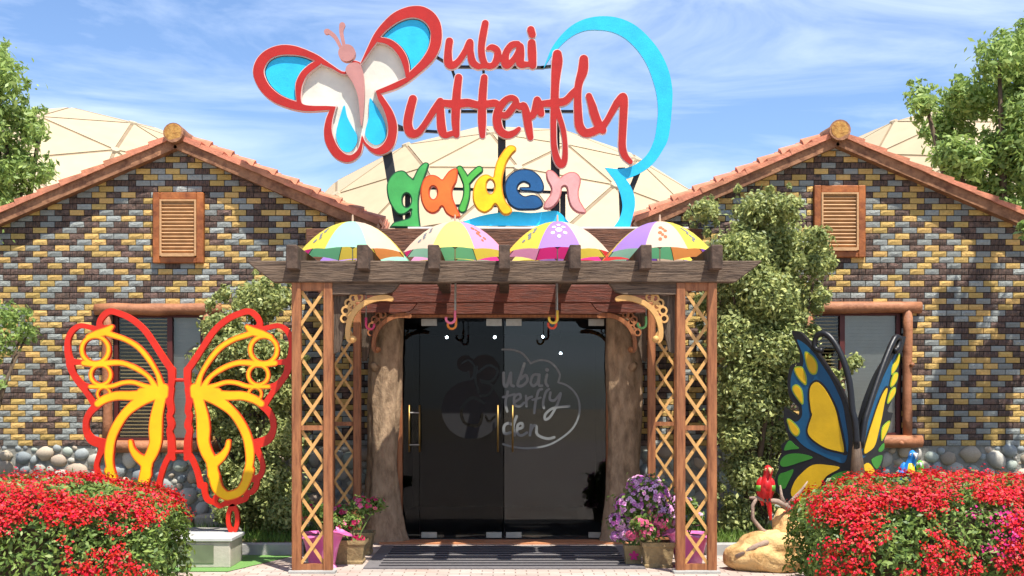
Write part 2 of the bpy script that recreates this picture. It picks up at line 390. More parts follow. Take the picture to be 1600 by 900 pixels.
M_conc = mat('kerb concrete', lin(176, 174, 168, .8), .85, .12, 5, .3, 50)
tag(MB().box(-400, 400, -300, 600, -.6, -.004).build('ground', M_sand), kind='structure')
tag(MB().add([(-14, -25, 0), (14, -25, 0), (14, 15.19, 0), (-14, 15.19, 0)], [(0, 1, 2, 3)]).build('pavement', M_pave), kind='structure')
for s, nm in ((-1, 'left'), (1, 'right')):
    xa, xb = (-7.5, -2.12) if s < 0 else (2.12, 7.5)
    tag(MB().box(xa, xb, 13.48, 15.2, -.02, .11).build('planting_bed', M_soil), kind='structure')
    kerb = tag(bpy.data.objects.new('kerb', None), kind='structure'); COL.objects.link(kerb); kerb.location = ((xa + xb) / 2, 13.42, 0)
    k = 7
    for i in range(k):
        x0 = xa + (xb - xa) * i / k; x1 = xa + (xb - xa) * (i + 1) / k
        MB().box(x0 + .003, x1 - .003, 13.36, 13.478, -.02, .125).build('kerb_stone', M_conc, kerb, bevel=.012)
    xi = xb if s < 0 else xa
    for j in range(2):
        y0 = 13.48 + j * .85
        MB().box(xi - (.115 if s < 0 else -.003), xi + (-.003 if s < 0 else .115), y0 + .003, y0 + .847, -.02, .122).build('kerb_stone', M_conc, kerb, bevel=.012)
    n = 9000
    gx = rng.uniform(xa, xb, n); gy = rng.uniform(13.5, 15.0, n); hgt = rng.uniform(.04, .15, n) * (1 + .8 * (rng.random(n) < .1)); an = rng.uniform(0, np.pi, n)
    lean = rng.normal(size=(n, 2)) * .05
    A = np.stack([gx + np.cos(an) * .006, gy + np.sin(an) * .006, np.full(n, .1)], 1); B = np.stack([gx - np.cos(an) * .006, gy - np.sin(an) * .006, np.full(n, .1)], 1)
    T = np.stack([gx + lean[:, 0], gy + lean[:, 1], .1 + hgt], 1)
    g = quads_mesh('grass', np.stack([A, B, T], 1).reshape(-1, 3), M_grass, k=3)
    tag(g, 'short dry-green grass in the planting bed under the %s shrub' % ('small' if s < 0 else 'tall'), 'grass', kind='stuff')
tag(MB().add([(-4.6, 12.05, .006), (-2.62, 12.05, .006), (-2.2, 13.3, .006), (-2.25, 13.355, .006), (-4.6, 13.355, .006)], [(0, 1, 2, 3, 4)]).build('turf', M_turf), kind='structure')

# ------------------------------------------------------------------ domes behind
def dome(pxa, va, label, rz, D=40.0, Rr=8.95):
    cx = PX(pxa, D); cz = PZ(va, D) - Rr * 1.0 - .12
    t = thing('geodesic_dome', label, 'dome', (cx, D, 0), 'geodesic domes behind the entrance')
    bm = bmesh.new(); bmesh.ops.create_icosphere(bm, subdivisions=3, radius=Rr)
    rot = Matrix.Rotation(rz, 3, 'Z') @ Matrix.Rotation(R(31.7), 3, 'X')
    for v in bm.verts: v.co = rot @ v.co
    C = Vector((cx, D, cz)); cam_ = Vector((0, 0, H)); base = MB(); rest = MB()
    for f in bm.faces:
        P3 = [C + v.co * .993 for v in f.verts]
        if max(p.z for p in P3) < -.2: continue
        base.add([C + v.co * .9972 for v in f.verts], [(0, 1, 2)])
        cen = f.calc_center_median(); Q = []
        for v in f.verts:
            d = (cen - v.co); Q.append(v.co + d.normalized() * .10)
        out = [C + q * 1.0 for q in Q]; inn = [C + q * .99 for q in Q]
        o = rest
        vis = (cam_ - (C + cen)).dot(cen) > 0 and (C + cen).z > 3.6
        if vis: o = MB()
        o.add(out + inn, [(0, 1, 2), (0, 3, 4, 1), (1, 4, 5, 2), (2, 5, 3, 0)])
        if vis: o.build('panel', M_dome, t)
    tag(rest.build('panel_field', M_dome, t), kind='stuff'); base.build('rib_frame', M_domerib, t, smooth=True)
    for v in bm.verts:
        p = C + v.co
        if (cam_ - p).dot(v.co) > 0 and p.z > 3.6:
            h = MB(); h.tube([C + v.co * .995, C + v.co * 1.004], [.15, .12], 8); h.build('hub', M_hub, t)
    bm.free()
dome(795, 198, 'cream geodesic dome rising straight behind the lettered sign', R(20))
dome(105, 171, 'cream geodesic dome behind the gable with the orange butterfly', R(75))
dome(1525, 163, 'cream geodesic dome behind the gable with the blue butterfly', R(-30), D=41)

# ------------------------------------------------------------------ brick buildings
WY = 15.2
BV = {}
def brick_mesh(kind, var):
    """split-faced brick, unit length, .064 tall; origin at back centre"""
    key = (kind, var)
    if key in BV: return BV[key]
    rnd = random.Random(var * 7 + 3); nx, nz = 4, 2; vs_ = []; w_, h_ = .5, .0308
    for j in range(nz + 1):
        for i in range(nx + 1):
            edge = i in (0, nx) or j in (0, nz)
            vs_.append((-w_ + 2 * w_ * i / nx, -.016 if edge else -.0185 - rnd.random() * .0075, -h_ + 2 * h_ * j / nz + (0 if edge else rnd.uniform(-.008, .008))))
    g = lambda i, j: j * (nx + 1) + i
    fs = [(g(i, j), g(i + 1, j), g(i + 1, j + 1), g(i, j + 1)) for j in range(nz) for i in range(nx)]
    b = len(vs_); vs_ += [(-w_, .004, -h_), (w_, .004, -h_), (w_, .004, h_), (-w_, .004, h_)]
    fs += [(b, b + 1, g(nx, 0)) + tuple(g(i, 0) for i in range(nx - 1, -1, -1)), (b + 2, b + 3) + tuple(g(i, nz) for i in range(nx + 1))]
    fs += [(b + 1, b + 2) + tuple(g(nx, j) for j in range(nz, -1, -1)), (b + 3, b) + tuple(g(0, j) for j in range(nz + 1))]
    me = bpy.data.meshes.new('brick'); me.from_pydata(vs_, [], fs); me.materials.append((M_yel, M_gry, M_drk)[kind]); BV[key] = me; return me
SV = []
for i in range(7):
    random.seed(50 + i); q = MB().ell((0, 0, 0), (1, 1, 1), 10, 6, jit=.22)
    me = bpy.data.meshes.new('stone'); me.from_pydata(q.v, [], q.f); me.materials.append(M_stones[i % 6]); me.shade_smooth(); SV.append(me)
random.seed(11)
def log(mb, p, q, r, n=10, seed=0):
    rn = random.Random(seed); p, q = Vector(p), Vector(q); k = 7; pts = []; rad = []
    for i in range(k):
        t = i / (k - 1); pts.append(p.lerp(q, t) + Vector((rn.uniform(-1, 1), rn.uniform(-1, 1), rn.uniform(-1, 1))) * r * .09); rad.append(r * rn.uniform(.92, 1.1))
    pts[0], pts[-1] = p, q; return mb.tube(pts, rad, n)
def building(apx, apv, label, vent, win, occl, seed):
    rn = random.Random(seed)
    ax = PX(apx, 15.05); az = PZ(apv, 15.05); sl_ = .43; HW = 2.47
    t = thing('brick_building', label, 'building', (ax, WY, 0))
    roofz = lambda x: az - sl_ * abs(x - ax) - .17          # underside of the verge at the wall
    x0, x1 = ax - HW + .02, ax + HW - .02
    zt = 1.09
    # backing wall: front sheet with gable, openings built as recesses in front of a dark room
    ez = roofz(x0)
    ops = [tuple(win)]
    wb = MB()
    wx0, wx1, wz0, wz1 = win
    def sheet(xa, xb, za, zb): wb.box(xa, xb, WY, WY + .12, za, zb)
    sheet(x0, wx0, zt, ez); sheet(wx1, x1, zt, ez); sheet(wx0, wx1, wz1, ez)
    if wz0 > zt: sheet(wx0, wx1, zt, wz0)
    wb.add([(x0, WY, ez), (x1, WY, ez), (ax, WY, roofz(ax)), (x0, WY + .12, ez), (x1, WY + .12, ez), (ax, WY + .12, roofz(ax))], [(0, 1, 2), (5, 4, 3), (0, 2, 5, 3), (1, 4, 5, 2)])
    wb.build('wall', M_mort, t)
    MB().box(x0, x1, WY - .004, WY + .12, -.02, zt).build('plinth_wall', M_stmort, t)
    sd = MB().box(x0, x0 + .12, WY + .12, WY + 5, 0, ez).box(x1 - .12, x1, WY + .12, WY + 5, 0, ez).box(x0, x1, WY + 5, WY + 5.12, 0, ez)
    sd.add([(x0, WY + 5.1, ez), (x1, WY + 5.1, ez), (ax, WY + 5.1, roofz(ax))], [(0, 2, 1)]); sd.build('side_wall', M_drk, t)
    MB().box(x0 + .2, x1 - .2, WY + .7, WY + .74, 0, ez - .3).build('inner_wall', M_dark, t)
    # bricks
    bw, rh = .176, .0705; rows = int((roofz(ax) - zt) / rh) + 1; items = []
    prev = None; line = []
    for r in range(rows):
        zc = zt + rh * (r + .5); off = (r % 2) * bw / 2
        prev = line if r else None; i0 = math.floor((x0 - off) / bw); line = []
        i = i0
        while True:
            a, b = i * bw + off, (i + 1) * bw + off; i += 1
            if a >= x1: break
            a, b = max(a, x0), min(b, x1); ins = (a, b)
            # clip by roof line
            lim = (roofz(ax) - zc + .04) / sl_
            if lim <= 0: break
            a, b = max(a, ax - lim), min(b, ax + lim)
            segs = [(a, b)]
            for (ox0, ox1, oz0, oz1) in [win, vent]:
                if oz0 - .02 < zc < oz1 + .02:
                    segs = [q for s0, s1 in segs for q in ((s0, min(s1, ox0)), (max(s0, ox1), s1)) if q[1] - q[0] > .03]
            k = rn.choices((0, 1, 2), (.33, .32, .35))[0]
            nb = ([line[-1]] if line else []) + [prev[q] for q in (int(i - i0 - 1), int(i - i0 - 1) + (1 if r % 2 else -1)) if prev and 0 <= q < len(prev)]
            sc_ = {c: 1.0 * (.30 if c < 2 else 1.0) ** (nb.count(c) + (1 if c < 2 and line[-1:] == [c] else 0)) * (.62 if c == 2 else 1.5) for c in (0, 1, 2)}
            k = rn.choices((0, 1, 2), [sc_[c] for c in (0, 1, 2)])[0]
            line.append(k)
            for s0, s1 in segs:
                if s1 - s0 > .03: items.append(((s0 + s1) / 2, zc, s1 - s0 - .0095, k, rn.randrange(5), rn.uniform(0, .004)))
    def vis(it):
        px, v = CX + it[0] * F / WY, VH - (it[1] - H) * F / WY
        return 0 < px < 1600 and not any(a < px < b and c < v < d for a, b, c, d in occl)
    cand = [it for it in items if vis(it)]; rn.shuffle(cand); pick = set(id(i) for i in cand[:300])
    fields = [MB(), MB(), MB()]
    for it in items:
        x, z, wd, k, v, dy = it
        me = brick_mesh(k, v)
        if id(it) in pick:
            o = bpy.data.objects.new('brick', me); COL.objects.link(o); o.parent = t
            o.location = (x - ax, -dy, z); o.scale = (wd, 1, 1)
        else:
            fields[0].add([(p.co.x * wd + x, p.co.y - dy + WY, p.co.z + z) for p in me.vertices], [tuple(p.vertices) for p in me.polygons], k)
    tag(fields[0].build('brick_field', [M_yel, M_gry, M_drk], t), kind='stuff')
    # river stones
    placed = []
    for tr in range(9000):
        r = rn.uniform(.065, .145) * (1 if tr < 2500 else .72 if tr < 5000 else .5); x = rn.uniform(x0 + .05, x1 - .05); z = rn.uniform(.08, zt - r * .55)
        asp = rn.uniform(.68, .9)
        if all(math.hypot(x - p[0], (z - p[1]) * 1.15) > (r + p[2]) * .86 for p in placed): placed.append((x, z, r, asp))
    for x, z, r, asp in placed:
        o = bpy.data.objects.new('stone', SV[rn.randrange(7)]); COL.objects.link(o); o.parent = t
        o.location = (x - ax, rn.uniform(-.01, .01), z); o.scale = (r, r * .62, r * asp); o.rotation_euler = (0, rn.uniform(-.6, .6) if rn.random() < .75 else rn.uniform(-1.5, 1.5), 0)
    # roof: decking slab, verge boards, verge tiles, ridge log
    rf = MB()
    for s in (-1, 1):
        a = Vector((ax, 0, az - .03)); b = Vector((ax + s * (HW - .10), 0, az - .03 - sl_ * (HW - .10)))
        nrm = Vector((s * sl_, 0, 1)).normalized() * .07
        q = [a, b, b - nrm, a - nrm]
        rf.add([(p.x, WY + .1, p.z) for p in q] + [(p.x, WY + 5.3, p.z) for p in q], [(0, 1, 2, 3), (7, 6, 5, 4), (0, 4, 5, 1), (1, 5, 6, 2), (2, 6, 7, 3), (3, 7, 4, 0)])
    roof = rf.build('roof', M_terra, t)
    for s in (-1, 1):
        n = 9; stp = (HW - .10) / n; d = Vector((s, 0, -sl_)).normalized(); up = Vector((s * sl_, 0, 1)).normalized()
        vb = MB(); y0, y1 = WY - .16, WY + .1
        a = Vector((ax + s * .03, 0, az - .05)); b = a + d * (stp * n / d.x * s)
        q = [a, b, b - up * .135, a - up * .135]
        vb.add([(p.x, y0, p.z) for p in q] + [(p.x, y1, p.z) for p in q], [(0, 1, 2, 3), (7, 6, 5, 4), (0, 4, 5, 1), (1, 5, 6, 2), (2, 6, 7, 3), (3, 7, 4, 0)])
        vb.build('verge_board', M_verge, roof)
        for i in range(n):
            p0 = Vector((ax + s * stp * i, 0, az - sl_ * stp * i)); ln = stp / abs(d.x) + .05
            a = p0 + up * (-.045); b = a + d * ln + up * .035
            th = up * .034; y0 = WY - .185 - rn.uniform(0, .01); y1 = WY + .22
            q = [a + th, b + th, b, a]
            mb = MB().add([(p.x, y0, p.z) for p in q] + [(p.x, y1, p.z) for p in q], [(0, 1, 2, 3), (7, 6, 5, 4), (0, 4, 5, 1), (1, 5, 6, 2), (2, 6, 7, 3), (3, 7, 4, 0)])
            # turned-down verge lip that steps at every tile
            c = a - up * .012; e = b - up * .012
            q = [a + th * .5, b + th * .5, e - up * .03, c - up * .0]
            mb.add([(p.x, y0 - .006, p.z) for p in q] + [(p.x, y0 + .02, p.z) for p in q], [(0, 1, 2, 3), (7, 6, 5, 4), (0, 4, 5, 1), (1, 5, 6, 2), (2, 6, 7, 3), (3, 7, 4, 0)])
            # rounded barrel backs receding up the slope
            for j in range(3):
                yy = y1 + .05 + j * .24
                mb.tube([Vector((a.x, yy, a.z)) + th, Vector((b.x, yy, b.z)) + th], [.085, .1], 8)
            mb.build('verge_tile', M_terra, roof)
    lg = MB(); log(lg, (ax, WY - .26, az - .015), (ax, WY + .6, az - .015), .115, 18, seed); rl = lg.build('ridge_log', M_verge, t, smooth=False)
    MB().tube([(ax, WY - .266, az - .015), (ax, WY - .255, az - .015)], [.1, .104], 18).build('end_grain', M_logend, rl)
    # gable vent
    vx0, vx1, vz0, vz1 = vent; fw = .085
    fr_ = MB().box(vx0, vx0 + fw, WY - .075, WY + .02, vz0, vz1).box(vx1 - fw, vx1, WY - .075, WY + .02, vz0, vz1)
    fr_.box(vx0 + fw, vx1 - fw, WY - .073, WY + .02, vz1 - fw, vz1).box(vx0 + fw, vx1 - fw, WY - .073, WY + .02, vz0, vz0 + fw * .9)
    vf = fr_.build('louvred_vent', M_ventfr, t, bevel=.008)
    MB().box(vx0 + fw, vx1 - fw, WY - .012, WY - .003, vz0 + fw * .9, vz1 - fw).build('backing', M_dark, vf)
    inn = MB().box(vx0 + fw, vx0 + fw + .022, WY - .085, WY - .013, vz0 + fw, vz1 - fw).box(vx1 - fw - .022, vx1 - fw, WY - .085, WY - .013, vz0 + fw, vz1 - fw)
    inn.box(vx0 + fw + .022, vx1 - fw - .022, WY - .084, WY - .013, vz1 - fw - .02, vz1 - fw); inn.box(vx0 + fw + .022, vx1 - fw - .022, WY - .1, WY - .013, vz0 + fw * .9, vz0 + fw + .03)
    inn.build('inner_frame', M_slat, vf)
    za, zb = vz0 + fw + .05, vz1 - fw - .03; n = 15
    for i in range(n):
        z = za + (zb - za) * i / (n - 1)
        MB().bar((vx0 + fw + .02, WY - .045, z), (vx1 - fw - .02, WY - .045, z), .055, .011, up=Vector((0, .62, .78))).build('slat', M_slat, vf)
    # window with logs
    mid = wx0 + (wx1 - wx0) * .62; wy = WY + .03
    if ax > 0: mid = wx0 + (wx1 - wx0) * .35
    fw = .045; f_ = MB()
    f_.box(wx0, wx0 + fw, wy, wy + .07, wz0, wz1).box(wx1 - fw, wx1, wy, wy + .07, wz0, wz1).box(wx0 + fw, wx1 - fw, wy + .002, wy + .07, wz1 - fw, wz1).box(wx0 + fw, wx1 - fw, wy + .002, wy + .07, wz0, wz0 + fw).box(mid - .03, mid + .03, wy - .01, wy + .068, wz0 + fw, wz1 - fw)
    wf = f_.build('window', M_winframe, t)
    for a, b in ((wx0 + fw, mid - .03), (mid + .03, wx1 - fw)):
        MB().box(a, b, wy + .03, wy + .036, wz0 + fw, wz1 - fw).build('pane', M_winglass, wf)
    bl = MB(); n = 33
    for i in range(n):
        z = wz0 + fw + .02 + (wz1 - wz0 - 2 * fw - .04) * i / (n - 1)
        bl.bar((wx0 + fw + .01, wy + .075, z), (mid - .035, wy + .075, z), .019, .003, up=Vector((0, .55, .83)))
    tag(bl.build('open_blind', M_blind, wf), kind='stuff')
    bl = MB()
    for i in range(n):
        z = wz0 + fw + (wz1 - wz0 - 2 * fw) * (i + .5) / n
        bl.bar((mid + .032, wy + .06, z), (wx1 - fw - .002, wy + .06, z), (wz1 - wz0) / n * 1.1, .003, up=Vector((0, 1, .28)))
    tag(bl.build('closed_blind', M_blindg, wf), kind='stuff')
    lo = MB(); log(lo, (wx0 - .2, WY - .055, wz1 + .045), (wx1 + .22, WY - .055, wz1 + .045), .07, 12, seed + 1); lo.build('log_lintel', M_log, t, smooth=True)
    for xx in (wx0 - .055, wx1 + .06):
        lo = MB(); log(lo, (xx, WY - .05, wz0 - .02), (xx, WY - .05, wz1 + .02), .058, 12, seed + 2); lo.tube([(xx + .03, WY - .09, (wz0 + wz1) / 2 + .1), (xx + .05, WY - .12, (wz0 + wz1) / 2 + .12)], [.03, .02], 7); lo.build('log_jamb', M_log, t, smooth=True)
    lo = MB(); log(lo, (wx0 - .15, WY - .08, wz0 - .055), (wx1 + .22, WY - .08, wz0 - .055), .07, 12, seed + 3); lo.tube([(wx1 - .05, WY - .12, wz0 - .07), (wx1 - .04, WY - .17, wz0 - .08)], [.035, .028], 7); lo.build('log_sill', M_log, t, smooth=True)
    return t
wX = lambda p: PX(p, WY)
wZ = lambda v: PZ(v, WY)
building(274, 208, 'gabled ochre and grey brick building whose window sits behind the orange butterfly',
         (wX(241), wX(320), wZ(412), wZ(302)), (wX(177), wX(318), wZ(690), wZ(490)),
         [(290, 620, 425, 720), (440, 620, 330, 900), (100, 300, 480, 780)], 3)
building(1309, 204, 'gabled ochre and grey brick building whose window sits behind the blue butterfly',
         (wX(1270), wX(1350), wZ(403), wZ(291)), (wX(1268), wX(1408), wZ(682), wZ(487)),
         [(950, 1290, 310, 900), (1215, 1420, 480, 780)], 5)
# ------------------------------------------------------------------ entrance: door, trunks, canopy
DY = 14.8
t = thing('glass_entrance', 'dark frameless glass doors with etched logo between two trunk columns', 'door', (0, DY, 0))
for s in (-1, 1): MB().box(*sorted((s * 1.185, s * 1.245)), DY - .05, DY + .06, 0, 2.64).build('door_frame', M_wood, t, bevel=.006)
MB().box(-1.185, 1.185, DY - .045, DY + .06, 2.60, 2.64).build('head_frame', M_wood, t)
panes = [(-1.18, -.99), (-.985, -.01), (.0, 1.18)]
for i, (a, b) in enumerate(panes): 
    o = MB().box(a, b, DY + (.03 if i < 2 else 0), DY + (.04 if i < 2 else .01), .03, 2.59).build('glass_pane', M_glassd2 if i == 2 else M_glassd, t)
    for xx in ((a + .02, a + .2), (b - .2, b - .02)):
        if xx[1] - xx[0] > 0 and b - a > .5:
            for zz in ((.035, .10), (2.5, 2.58)): MB().box(xx[0], xx[1], DY - .012, DY + .055, *zz).build('patch_fitting', M_steel, o)
def handle(x, z0, z1):
    MB().tube([(x, DY - .06, z0), (x, DY - .06, z1)], .011, 8).build('handle', M_brass, t, smooth=True)
for px in (640, 656): handle(PX(px, DY), PZ(706, DY), PZ(633, DY))
for px in (778, 801): handle(PX(px, DY), PZ(706, DY), PZ(633, DY))
sp = MB()
for v in (645, 695): sp.tube([(PX(640, DY), DY - .06, PZ(v, DY)), (PX(656, DY), DY - .06, PZ(v, DY))], .012, 8)
sp.build('handle_bracket', M_steel, t)
# dark lobby behind the glass
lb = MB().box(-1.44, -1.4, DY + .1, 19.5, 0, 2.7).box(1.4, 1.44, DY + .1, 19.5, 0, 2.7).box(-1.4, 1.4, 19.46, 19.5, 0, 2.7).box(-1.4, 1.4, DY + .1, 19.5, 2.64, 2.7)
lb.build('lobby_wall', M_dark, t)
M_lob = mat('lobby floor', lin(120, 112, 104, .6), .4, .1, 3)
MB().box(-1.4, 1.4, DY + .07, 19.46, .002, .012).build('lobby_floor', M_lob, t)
M_lamp = emit('spot lamp', (.8, .9, 1, 1), 60)
for px, v, Y in ((698, 527, 16.2), (773, 527, 16.2), (848, 526, 16.2), (876, 552, 18.2)):
    MB().ell((PX(px, Y), Y, PZ(v, Y)), (.016, .016, .016), 8, 5).build('ceiling_spot', M_lamp, t)
    MB().tube([(PX(px, Y), Y, PZ(v, Y) + .012), (PX(px, Y), Y, 2.66)], .006, 6).build('spot_stem', M_black, t)
# etched logo
Z7 = (620, 480, 3.75); gf = front(DY)
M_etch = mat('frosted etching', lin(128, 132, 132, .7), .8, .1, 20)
M_etchd = mat('shaded etching', lin(46, 46, 48, .35), .9, .1, 20)  # same frosting on the left leaf, with its shade put into the darker colour
def sk(r, *p): return S(*[(a, b, r) for a, b in p], o=Z7)
et = [sk(1.5, (618, 248), (680, 250), (740, 275), (785, 330)), sk(1.5, (785, 330), (800, 322), (840, 310), (890, 318), (930, 350), (955, 395), (945, 440)),
      sk(1.5, (945, 440), (1000, 460), (1050, 510), (1070, 570), (1065, 640), (1030, 710), (960, 770), (880, 810), (780, 826), (690, 820), (622, 802)),
      sk(2.2, (626, 385), (628, 450), (645, 460), (668, 385), (668, 450), (685, 462)), sk(2.2, (748, 330), (725, 400), (708, 455), (735, 460), (765, 430), (755, 398), (725, 420)),
      sk(2.1, (835, 395), (800, 398), (785, 440), (800, 462), (825, 440), (835, 395), (832, 455), (850, 460)), sk(2.1, (880, 395), (872, 440), (885, 462)), sk(3, (880, 367), (881, 368)),
      sk(2.1, (650, 495), (637, 560), (647, 610)), sk(1.8, (622, 527), (690, 510)), sk(2, (690, 555), (725, 532), (718, 508), (690, 525), (690, 570), (720, 580), (745, 560)),
      sk(2, (757, 520), (760, 580)), sk(2, (758, 550), (772, 532), (792, 525)), sk(2, (850, 480), (830, 492), (812, 560), (805, 620)), sk(1.7, (795, 542), (842, 530)),
      sk(2, (892, 480), (872, 500), (857, 560), (862, 590)), sk(2, (900, 500), (897, 540), (925, 545), (960, 505), (940, 570), (900, 640), (870, 658), (872, 625), (920, 590), (1010, 580)),
      sk(2.2, (702, 640), (682, 700), (690, 750)), sk(2.2, (682, 690), (650, 680), (628, 700), (632, 740), (665, 735)), sk(2.1, (705, 715), (738, 703), (733, 680), (710, 690), (705, 735), (730, 752), (762, 735)),
      sk(2.1, (787, 690), (780, 750)), sk(2.1, (783, 730), (800, 695), (818, 700), (820, 740), (850, 762), (890, 770), (922, 762))]
cutout('etched_lettering', M_etch, t, gf, et, z0=.0015, z1=.0035, step=.6)
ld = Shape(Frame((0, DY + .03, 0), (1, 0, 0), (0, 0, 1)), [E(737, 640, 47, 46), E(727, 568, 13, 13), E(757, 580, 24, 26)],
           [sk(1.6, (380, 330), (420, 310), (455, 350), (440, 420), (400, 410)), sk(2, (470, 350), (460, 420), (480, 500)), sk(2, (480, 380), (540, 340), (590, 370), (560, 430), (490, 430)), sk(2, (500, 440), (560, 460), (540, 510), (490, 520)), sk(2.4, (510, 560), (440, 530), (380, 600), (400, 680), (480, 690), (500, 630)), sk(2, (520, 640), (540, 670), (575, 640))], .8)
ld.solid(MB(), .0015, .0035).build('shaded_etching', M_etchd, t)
# threshold tiles and mat
M_thr = mat('threshold tile', lin(206, 140, 96, .75), .6, .15, 6)
th = tag(MB().box(-1.42, 1.42, 14.4, 14.79, -.01, .016).build('threshold', M_thr), kind='structure')
mt = thing('door_mat', 'long grey entrance mat with dark ribs in front of the glass doors', 'mat', (0, 13.2, 0))
M_mat = mat('mat grey', lin(120, 116, 116, .75), .95, .15, 30, .4, 120); M_matd = mat('mat dark rib', lin(48, 46, 50, .7), .95, .15, 30)
MB().box(-1.36, 1.36, 12.25, 14.15, .001, .016).build('mat_base', M_mat, mt)
for i in range(9):
    y = 12.36 + i * .2
    MB().box(-1.22, 1.22, y, y + .08, .0162, .021).build('mat_rib', M_matd, mt)
# trunk columns
def trunk(x, label, seed, flare):
    t = thing('trunk_column', label, 'column', (x, DY - .08, 0), 'sculpted trunk columns beside the door')
    vs_ = []; n = 28; k = 30; zt = 2.66
    for j in range(k + 1):
        z = zt * j / k; base = .185 + .12 * math.exp(-z / .22) + .02 * math.sin(z * 3 + seed)
        cx = x + flare * (.06 * math.exp(-z / .4)) + .025 * math.sin(z * 2.2 + seed * 2)
        for i in range(n):
            a = 2 * math.pi * i / n; d = noise.noise(Vector((math.cos(a) * 1.6 + seed * 9, math.sin(a) * 1.6, z * 1.1))) * .05 + .016 * math.sin(a * 9 + z * 1.5 + seed)
            d += noise.noise(Vector((math.cos(a) * 5 + seed, math.sin(a) * 5, z * 6))) * .016
            r = base + d; vs_.append((cx + math.cos(a) * r, DY - .08 + math.sin(a) * r * .7, z - .01))
    fs = [(j * n + i, j * n + (i + 1) % n, (j + 1) * n + (i + 1) % n, (j + 1) * n + i) for j in range(k) for i in range(n)]
    MB().add(vs_, fs + [tuple(range(k * n, k * n + n))]).build('trunk', M_bark, t, smooth=True)
    mb = MB(); mb.tube([(x + .1 * flare, DY - .2, 2.0), (x + .14 * flare, DY - .26, 2.05)], [.05, .03], 8); mb.build('branch_stub', M_bark, t, smooth=True)
trunk(-1.375, 'sculpted brown trunk column beside the door handles and orange butterfly', 1.3, -1)
trunk(1.36, 'sculpted brown trunk column behind the purple petunias', 2.1, 1)
# canopy roof above the door
t = thing('entrance_canopy', 'brown timber canopy over the glass doors carrying the lettered sign', 'canopy', (0, 14.6, 2.6))
for i in range(2):
    z0 = 2.97 + i * .312
    MB().box(-2.26, 2.26, 14.49 - .004 * i, 14.55, z0, z0 + .308).build('fascia_board', M_fascia, t, bevel=.008)
MB().box(-2.2, 2.2, 14.552, 15.06, 2.96, 3.57).build('canopy_roof', M_fascia, t)
MB().box(-1.43, 1.43, 15.06, 19.5, 2.72, 3.56).build('lobby_roof', M_white, t)
for a, b in ((-1.1, -.2), (-.19, .75), (.76, 2.1)): MB().box(a, b, 14.5, 14.8, 3.592, 3.612).build('roof_flashing', M_white, t)
for i, (z0, z1) in enumerate(((2.62, 2.80), (2.804, 2.965))):
    MB().box(-1.95, 1.95, 14.57 + .006 * i, 14.74, z0, z1).build('header_board', M_red, t, bevel=.006)
MB().box(-1.7, 1.7, 14.6, 14.73, 2.585, 2.617).build('header_trim', M_wood, t)

# ------------------------------------------------------------------ pergola
pg = thing('pergola', 'weathered timber pergola with lattice towers carrying open umbrellas', 'pergola', (0, 12, 0))
fY = 12.0
def beam(y0, y1, z0, z1, hw, m, name, cut=.25):
    vs_ = []
    for y in (y0, y1): vs_ += [(-hw, y, z1), (hw, y, z1), (hw - .05, y, z1 - .05), (hw - cut, y, z0), (-hw + cut, y, z0), (-hw + .05, y, z1 - .05)]
    fs = [(5, 4, 3, 2, 1, 0), (6, 7, 8, 9, 10, 11)] + [(i, (i + 1) % 6, 6 + (i + 1) % 6, 6 + i) for i in range(6)]
    return MB().add(vs_, fs).build(name, m, pg, bevel=.008)
beam(11.93, 12.05, 2.735, 2.937, 2.42, M_grey, 'front_beam')
beam(14.34, 14.45, 2.735, 2.937, 2.2, M_red, 'back_beam')
for i in range(-3, 4):
    x = i * .654
    MB().box(x - .052, x + .052, 11.72, 14.48, 2.838, 3.062).build('rafter', M_rafter, pg, bevel=.008)
def tower(s, y):
    a, b = (1.618, 2.0)
    tw = None
    for z0, z1 in ((1.345, 1.39), (.03, .085), (2.66, 2.735)):
        rl_ = MB().box(s * (a + .08) if s > 0 else s * (b - .08), s * (b - .08) if s > 0 else s * (a + .08), y - .03, y + .03, z0, z1)
        if tw is None: tw = rl_.build('lattice_tower', M_wood, pg)
        else: rl_.build('rail', M_wood, tw)
    for x0, x1 in ((a, a + .085), (b - .085, b)): MB().box(min(s * x0, s * x1), max(s * x0, s * x1), y - .045, y + .045, .02, 2.737).build('post', M_wood, tw, bevel=.006)
    MB().box(min(s * (a - .03), s * (b + .03)), max(s * (a - .03), s * (b + .03)), y - .08, y + .08, -.005, .028).build('base_plate', M_conc, tw, bevel=.006)
    xa, xb = s * (a + .075), s * (b - .075)
    if xa > xb: xa, xb = xb, xa
    for lo, hi in ((.085, 1.345), (1.39, 2.66)):
        k = 4; st = (hi - lo) / k
        for i in range(k):
            z0, z1 = lo + st * i - .01, lo + st * (i + 1) + .01
            f_, g_ = ((xa, z0), (xb, z1)), ((xa, z1), (xb, z0))
            if s > 0: f_, g_ = g_, f_
            MB().bar((f_[0][0], y - .012, f_[0][1]), (f_[1][0], y - .012, f_[1][1]), .03, .014).build('slat', M_lath, tw)
            MB().bar((g_[0][0], y + .004, g_[0][1]), (g_[1][0], y + .004, g_[1][1]), .03, .014).build('slat', M_lath, tw)
for y in (12.0, 14.36):
    for s in (-1, 1): tower(s, y)
